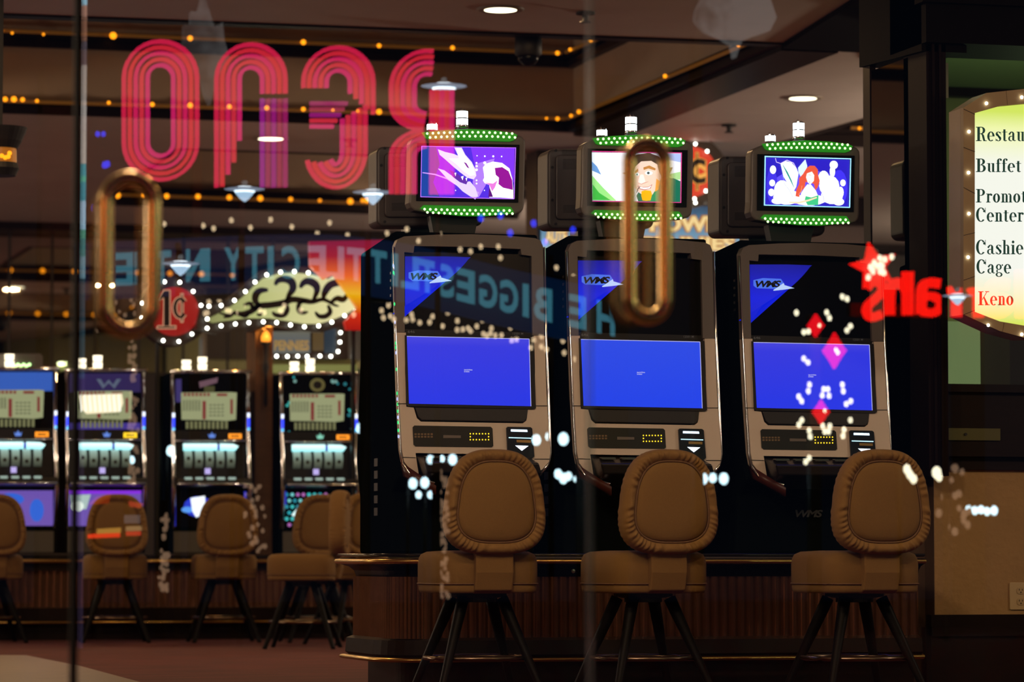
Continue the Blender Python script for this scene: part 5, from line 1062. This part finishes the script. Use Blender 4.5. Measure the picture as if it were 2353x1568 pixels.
for x_ in (150, 1400): p = vp(x_, 640, 22.6, .0); m.box(p.x-.15, p.x+.15, p.y-.3, p.y-.05, -.02, p.z+1.4)
p = vp(150,640,22.6,.0); q = vp(1400,640,22.6,.0); m.box(p.x, q.x, p.y-.25, p.y-.1, p.z-.1, p.z+.1); m.box(p.x, q.x, p.y-.25, p.y-.1, p.z+2.6, p.z+2.7); own(o, m, 'steel_frame')
# red cursive-like sign with a star
c = vp(2100, 690, 25); o = empty('neon_sign', Vector((c.x, c.y, 0))); tag(o, 'red glowing street sign with a bulb-studded star, seen mirrored beside the pillar', 'sign')
m = MB(glow('red_neon', (1,.008,.004), 1.15*EK))
st = []
for i in range(10): r_ = 56 if i % 2 == 0 else 25; a_ = radians(-12+36*i); st.append((2010+r_*sin(a_), 612-r_*cos(a_)))
vflat(m, st, 25.0); own(o, m, 'star')
m = MB(glow('red_neon')) 
def smooth(P, n=5):
    out = []
    for i in range(len(P)-1):
        p0 = P[max(i-1,0)]; p1 = P[i]; p2 = P[i+1]; p3 = P[min(i+2,len(P)-1)]
        for k in range(n):
            t = k/n; f = lambda a,b,c_,d: .5*((2*b)+(-a+c_)*t+(2*a-5*b+4*c_-d)*t*t+(-a+3*b-3*c_+d)*t**3); out.append((f(p0[0],p1[0],p2[0],p3[0]), f(p0[1],p1[1],p2[1],p3[1])))
    return out+[P[-1]]
for P, wd in [([(1994,662),(2004,650),(2024,650),(2030,668),(2014,686),(1997,702),(1994,718),(2006,729),(2028,722)], 20), ([(2088,624),(2088,724)], 25), ([(2087,672),(2078,656),(2062,650),(2050,660),(2046,685),(2046,724)], 23),
              ([(2162,652),(2136,650),(2121,664),(2119,722)], 22), ([(2120,686),(2142,680),(2160,690),(2163,706),(2146,719),(2120,716)], 19), ([(2200,662),(2200,728)], 22), ([(2200,684),(2190,668),(2180,668)], 18),
              ([(2250,664),(2250,730)], 22), ([(2250,686),(2238,670),(2228,672)], 18), ([(2318,654),(2292,652),(2278,666),(2276,724)], 22), ([(2277,690),(2300,684),(2316,694),(2318,708),(2300,721),(2277,718)], 19), ([(2350,622),(2350,730)], 25), ([(2400,622),(2400,730)], 25), ([(2350,676),(2400,676)], 22)]:
    vrib(m, smooth(P) if len(P) > 2 else P, wd, 25.0)
own(o, m, 'lettering')
SB = MB(glow('mirrored_cream_bulb', (1,.93,.66), 1.6*EK)); SB.ball((0,0,0), .020, 8, 6); SBO = SB.build('sign_bulb')
WB = MB(glow('mirrored_warm_bulb', (1,.74,.44), .75*EK)); WB.ball((0,0,0), .018, 8, 6); WBO = WB.build('string_bulb')
DB_ = MB(glow('dim_warm_bulb', (1,.60,.36), .17*EK)); DB_.ball((0,0,0), .018, 8, 6); DBO = DB_.build('dim_bulb')
BB = MB(glow('blue_bulb', (.02,.04,1), 1.0*EK)); BB.ball((0,0,0), .022, 8, 6); BBO = BB.build('blue_bulb')
LB_ = MB(glow('cool_street_bulb', (.62,.9,1), 2.0*EK)); LB_.ball((0,0,0), .034, 8, 6); LBO = LB_.build('lamp_bulb')
def vb(par, proto, pts, Yv, s_=1.0, f=lambda x, y: (x, y), sc=None):
    for q in pts:
        x_, y_ = f(q[0], q[1]); p = vp(x_, y_, Yv, -.05)-par.location; k = s_*(q[2] if len(q) > 2 else 1); inst(proto, par, p, sc or (k, k, k*1.25))
cr = lambda x0, y0, s_: (lambda x, y: (x0+x/s_, y0+y/s_))
vb(o, SBO, [(405,677),(445,688),(500,668),(360,715),(330,750),(350,785),(385,740),(425,745),(408,785),(437,795),(313,832),(415,730),(345,765)], 25, 1.0, cr(1900,400,3.483))
m = MB(mat('dark_steel')); p = vp(2250, 640, 25, .15); m.box(p.x-.1, p.x+.1, p.y-.2, p.y, -.02, p.z); m.box(p.x-1.0, p.x+.5, p.y-.1, p.y-.02, p.z-.3, p.z-.2); own(o, m, 'post')
# sparkle sign: red four-pointed stars among pairs of bulbs
c = vp(1890, 850, 23); o = empty('sparkle_sign', Vector((c.x, c.y, 0))); tag(o, 'street sign of red four-pointed sparkles and paired bulbs, seen mirrored over the right machine', 'sign')
for (x_, y_, rx, ry) in ((1877,748,19,27),(1920,806,27,42),(1889,947,19,28)):
    m = MB(glow('red_sparkle', (1,.0,.01), .9*EK)); pp = []
    for i in range(32):
        t = 2*pi*i/32; k = (abs(cos(t))**(2/.75)+abs(sin(t))**(2/.75)) if 0 else 1; ct, st_ = cos(t), sin(t); pp.append((x_+rx*(abs(ct)**2.2)*(1 if ct > 0 else -1), y_+ry*(abs(st_)**2.2)*(1 if st_ > 0 else -1)))
    vflat(m, pp, 23.0); own(o, m, 'red_sparkle')
vb(o, SBO, [(712,380),(743,395),(610,483),(628,520),(765,572),(742,600),(412,485),(460,612),(490,607),(460,785),(487,810),(497,955),(490,997),(590,985),(617,985),(580,1025),(625,1028),(712,955),(718,998),(427,1033),(446,1063),(767,1063),(738,1082),(447,1187),(427,1218),(765,1187),(495,1255),(502,1295),(584,1225),(630,1225),(597,1262),(622,1262),(723,1250),(716,1290),(495,1435),(472,1460),(670,728,.8),(682,745,.8),(562,568,.7),(597,1125,.7)], 22.9, .85, cr(1680,550,2.85), )
m = MB(mat('dark_steel')); p = vp(1890, 720, 23, .15); m.box(p.x-.04, p.x+.04, p.y-.08, p.y, -.02, p.z); own(o, m, 'post')
def warm_string(label, pts, f, Yv, proto=None, s_=.9):
    p0 = vp(*f(*pts[0][:2]), Yv); o = empty('string_lights', Vector((p0.x, p0.y, 0))); tag(o, label, 'string lights', 'fairy lights across the street, seen mirrored')
    vb(o, proto or WBO, pts, Yv, s_, f)
    m = MB(mat('dark_twig', (.02,.015,.01), .8)); m.tube([Vector((p0.x, p0.y-.1, -.02)), Vector((p0.x, p0.y-.1, p0.z+.1))], .02, 6); own(o, m, 'bare_trunk')
    return o
warm_string('mirrored warm fairy lights crossing the dark header above the scroll sign', [(95,65),(447,80),(540,105),(700,32),(873,97),(1053,25),(1243,90),(1472,150),(1583,55),(1745,165),(1925,110),(2100,148),(2277,110),(-70,118),(-100,148),(-20,175)], cr(350,500,3.92), 24)
warm_string('mirrored warm fairy lights over the penny sign and scroll sign', [(755,688),(592,745),(498,765),(805,800),(688,850),(765,860),(483,865),(960,845),(997,860),(1150,850),(1175,800),(1325,840),(1800,880),(355,700),(465,870),(1140,845),(660,840)], cr(350,500,3.92), 24)
warm_string('mirrored warm fairy lights scattered over the left big machine', [(80,30),(728,70),(540,138),(915,215),(1008,232),(1100,190),(1258,190),(1277,290),(380,667),(270,718),(208,765),(225,830),(287,815),(320,845),(478,800),(430,850),(487,845),(551,873),(640,870),(667,818),(571,695),(803,782),(755,905),(889,858),(887,938),(938,935),(985,925),(1008,948),(1064,907),(1112,852),(1196,925),(1125,975),(1155,993),(1187,970),(1230,990),(1286,988),(1365,917),(1378,1035),(1422,1025)], cr(820,520,3.92), 23.5)
warm_string('mirrored warm fairy lights in the gap between the left and middle machines', [(1780,380),(1933,462),(1740,950),(1645,995),(1575,1030),(1551,1098),(1645,1090),(1690,1115),(1838,1038),(1850,1145),(1950,1200),(2020,1220)], cr(820,520,3.92), 23.5)
rnd = random.Random(11)
def cloud(label, x0, x1, y0, y1, n, s_=.8, proto=None): warm_string(label, sorted([(rnd.uniform(x0,x1), rnd.uniform(y0,y1), rnd.uniform(.7,1.2)) for _ in range(n)], key=lambda q: q[1]), lambda x, y: (x, y), 23.4, proto or DBO, s_)
cloud('mirrored trunk wound with dim fairy lights left of the left front stool', 1006, 1026, 1080, 1372, 60, .8)
cloud('mirrored dim fairy lights over the stool before the blue reel machine', 548, 606, 1115, 1275, 34)
cloud('mirrored trunk wound with dim fairy lights between two far stools', 362, 384, 1180, 1362, 36)
cloud('mirrored pinkish fairy lights left of the penny sign', 215, 325, 655, 765, 22)
cloud('mirrored dim fairy lights over the brown plaster wall', 2150, 2225, 1075, 1225, 16, 1.3)
o = warm_string('mirrored bright pairs of bulbs at the right front stool', [(897,218,1.4),(915,252,1.4),(938,280,1.4),(1085,240,1.8),(1100,268,1.3)], cr(1753,1000,2.76), 23, SBO, 1.0)
cloud('mirrored reddish trunk lights over the violet reel machine', 294, 314, 780, 1110, 50, .8)
# street lamps: a glowing disc with a cone below
SLM = glow('cool_lamp_glass', (.5,.75,1), .9*EK); SLW = glow('cool_lamp_core', (.8,.93,1), 2.2*EK); SLD = glow('cool_lamp_wing', (.35,.45,.60), .55*EK)
for (x_, y_, k, lb) in [(1020,198,1.15,'mirrored cool white street lamp above the left topper monitor'),(562,435,1.0,'mirrored cool white street lamp below the striped letter n'),(857,442,1.0,'mirrored cool white street lamp left of the left topper monitor'),(415,606,.95,'mirrored cool white street lamp above the penny sign'),(2200,680,.8,'mirrored cool white street lamp at the foot of the lit directory sign')]:
    p = vp(x_, y_, 21); o = empty('street_lamp', Vector((p.x, p.y, -.02))); tag(o, lb, 'lamp', 'street lamps seen mirrored'); u = 21/8000*k
    m = MB(SLD); m.smooth = True; m.lathe(p, [(.001,2*u),(30*u,3*u),(48*u,0),(30*u,-3*u),(.001,-2*u)], 24); own(o, m, 'wide_shade')
    m = MB(SLM); m.smooth = True; m.lathe(p, [(25*u,-3*u),(20*u,-12*u),(11*u,-22*u),(3*u,-29*u),(.001,-30*u)], 24); own(o, m, 'cone')
    m = MB(SLW); m.smooth = True; m.lathe(p, [(.001,7*u),(16*u,6*u),(25*u,0),(24*u,-6*u),(17*u,-14*u),(.001,-15*u)], 24); own(o, m, 'bright_core')
    m = MB(mat('dark_steel')); m.tube([(p.x+.05, p.y-.35, -.02), (p.x+.05, p.y-.35, p.z+.1), (p.x, p.y-.1, p.z+.12), (p.x, p.y, p.z+.04)], .02, 8); own(o, m, 'pole')
for i, (pts, sc_, lb) in enumerate([([(945,1112),(972,1110),(998,1113),(958,1138,.7),(985,1138,.7)],1,'mirrored cluster of cool lights over the underside of the left machine'),([(985,1057,.8),(1012,1055,.6),(1036,1057,1)],1,'mirrored cool lights over the button deck of the left machine'),
    ([(1228,1012),(1257,1004,.8),(1290,1010,1.2)],1,'mirrored three cool lights right of the bill slot on the left machine'),([(1278,1090,.9),(1290,1100,1),(1302,1095,.8),(1318,1102,.5)],1,'mirrored cool lights between the left and middle machines near the stools'),
    ([(1600,1099,.8),(1612,1101,1),(1633,1099,.9),(1658,1101,1.1)],1,'mirrored cool lights across the middle front stool back'),([(2220,1172,.8),(2234,1174,.8),(2248,1172,.8),(2262,1176,.8),(2278,1174,.9)],1,'mirrored row of cool lights over the brown plaster wall'),
    ([(825,985,1.0)],1,'mirrored single cool light at the edge of the left machine'),([(390,1037,1),(402,1058,.8),(300,1058,.7)],1,'mirrored cool lights beside the blue reel machine')]):
    p0 = vp(*pts[0][:2], 24); o = empty('street_light', Vector((p0.x, p0.y, 0))); tag(o, lb, 'street light', 'far street lights seen mirrored'); vb(o, LBO, pts, 24, .95)
    m = MB(mat('dark_steel')); m.tube([(p0.x, p0.y-.1, -.02), (p0.x, p0.y-.1, p0.z)], .012, 6); own(o, m, 'pole')
p0 = vp(1101,503,24); o = empty('string_lights', Vector((p0.x, p0.y, 0))); tag(o, 'mirrored deep blue fairy lights below the left topper monitor', 'string lights'); vb(o, BBO, [(1101,503),(1146,497),(1222,515),(1168,537),(1312,530),(1248,558),(216,480),(222,310,.7),(235,310,.7),(238,381,.9),(244,379,.9),(1332,583,.9)], 24, 1)
# added column of glowing bands, standing in for reflections on the door edge
c = vp(191, 430, 21); o = empty('edge_reflection_column', Vector((c.x, c.y, 0))); tag(o, 'made-up thin banded column standing in for reflections along the door edge, seen mirrored', 'light')
for (y0_, y1_, cc, e) in [(-60,12,(.35,.75,.95),.6),(12,40,(.55,.30,.22),.5),(40,95,(.42,.20,.13),.42),(95,150,(.16,.13,.16),.45),(150,228,(.50,.46,.42),.55),(230,300,(.6,.55,.5),.6),(302,375,(.62,.57,.50),.6),(377,405,(.02,.42,.50),.6),(405,418,(.08,.65,.45),.6),(418,462,(.02,.38,.48),.6),(462,528,(.40,.62,.80),.7),(528,548,(.15,.5,.35),.5),(548,590,(.06,.32,.32),.5),(590,640,(.25,.45,.55),.5),(640,870,(.04,.10,.14),.4),(870,1568,(.05,.035,.08),.3)]:
    m = MB(glow('band_%d' % (y0_+100), cc, e*EK)); lean = lambda y: -10*(y/1568); vflat(m, [(186+lean(y0_),y0_),(200+lean(y0_),y0_),(200+lean(y1_),y1_),(186+lean(y1_),y1_)], 21, .03); own(o, m, 'light_band')
# pale floodlit spire and crest
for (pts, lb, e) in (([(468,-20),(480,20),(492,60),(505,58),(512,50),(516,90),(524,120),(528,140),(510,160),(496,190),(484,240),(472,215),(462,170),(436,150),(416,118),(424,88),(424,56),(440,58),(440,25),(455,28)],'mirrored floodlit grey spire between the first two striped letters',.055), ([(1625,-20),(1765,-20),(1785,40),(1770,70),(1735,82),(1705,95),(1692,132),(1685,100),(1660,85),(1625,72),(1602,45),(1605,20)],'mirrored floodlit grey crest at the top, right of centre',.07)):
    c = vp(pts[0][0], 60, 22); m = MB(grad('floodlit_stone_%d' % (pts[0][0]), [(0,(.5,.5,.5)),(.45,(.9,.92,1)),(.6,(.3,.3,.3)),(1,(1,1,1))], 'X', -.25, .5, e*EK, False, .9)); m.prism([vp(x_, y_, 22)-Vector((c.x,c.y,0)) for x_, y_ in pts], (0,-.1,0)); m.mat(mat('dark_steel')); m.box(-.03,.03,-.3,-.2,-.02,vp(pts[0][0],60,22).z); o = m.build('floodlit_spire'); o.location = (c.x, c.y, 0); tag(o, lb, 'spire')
# lit awning
p0 = vp(240, 1225, 22); o = empty('awning_light', Vector((p0.x, p0.y, 0))); tag(o, 'mirrored red and yellow lit awning over the far stool behind the left handle', 'awning')
for nm, cc, e, q in (('red_strip', (1,.04,.01), .7, [(204,1228),(276,1225),(276,1235),(204,1238)]), ('yellow_strip', (1,.5,.08), .35, [(225,1216),(278,1213),(278,1225),(225,1227)]), ('red_strip', (1,.06,.03), .4, [(292,1222),(324,1221),(324,1231),(292,1232)]), ('yellow_strip', (1,.6,.25), .22, [(292,1210),(326,1209),(326,1220),(292,1221)]), ('red_canopy', (1,.08,.01), .16, [(205,1160),(225,1142),(255,1135),(250,1158)]), ('red_canopy', (1,.1,.04), .3, [(298,1152),(330,1158),(322,1168),(300,1164)]), ('grey_poster', (.4,.35,.35), .15, [(288,1184),(322,1184),(322,1203),(288,1203)])):
    m = MB(glow(nm+'_%d' % int(e*100), cc, e*EK)); vflat(m, q, 22); own(o, m, nm)
m = MB(mat('dark_steel')); m.box(p0.x-.02, p0.x+.02, p0.y-.3, p0.y-.2, -.02, p0.z); m.box(p0.x, vp(324,1225,22).x, p0.y-.25, p0.y-.1, p0.z-.02, p0.z+.02); own(o, m, 'frame')
# orange and greenish lights, added out of view to brighten the door handles
alight('handle_fill_light', (-2.6, 2.6, 1.9), 12, (1, .36, .12), .5, (radians(90), 0, radians(-35)))
alight('handle_fill_light', (8.0, 2.4, 2.2), 16, (.85, 1, .55), .5, (radians(90), 0, radians(52)))
for b_ in (SBO, WBO, DBO, BBO, LBO, BULBA, BULBW, LEDO): bpy.data.objects.remove(b_)
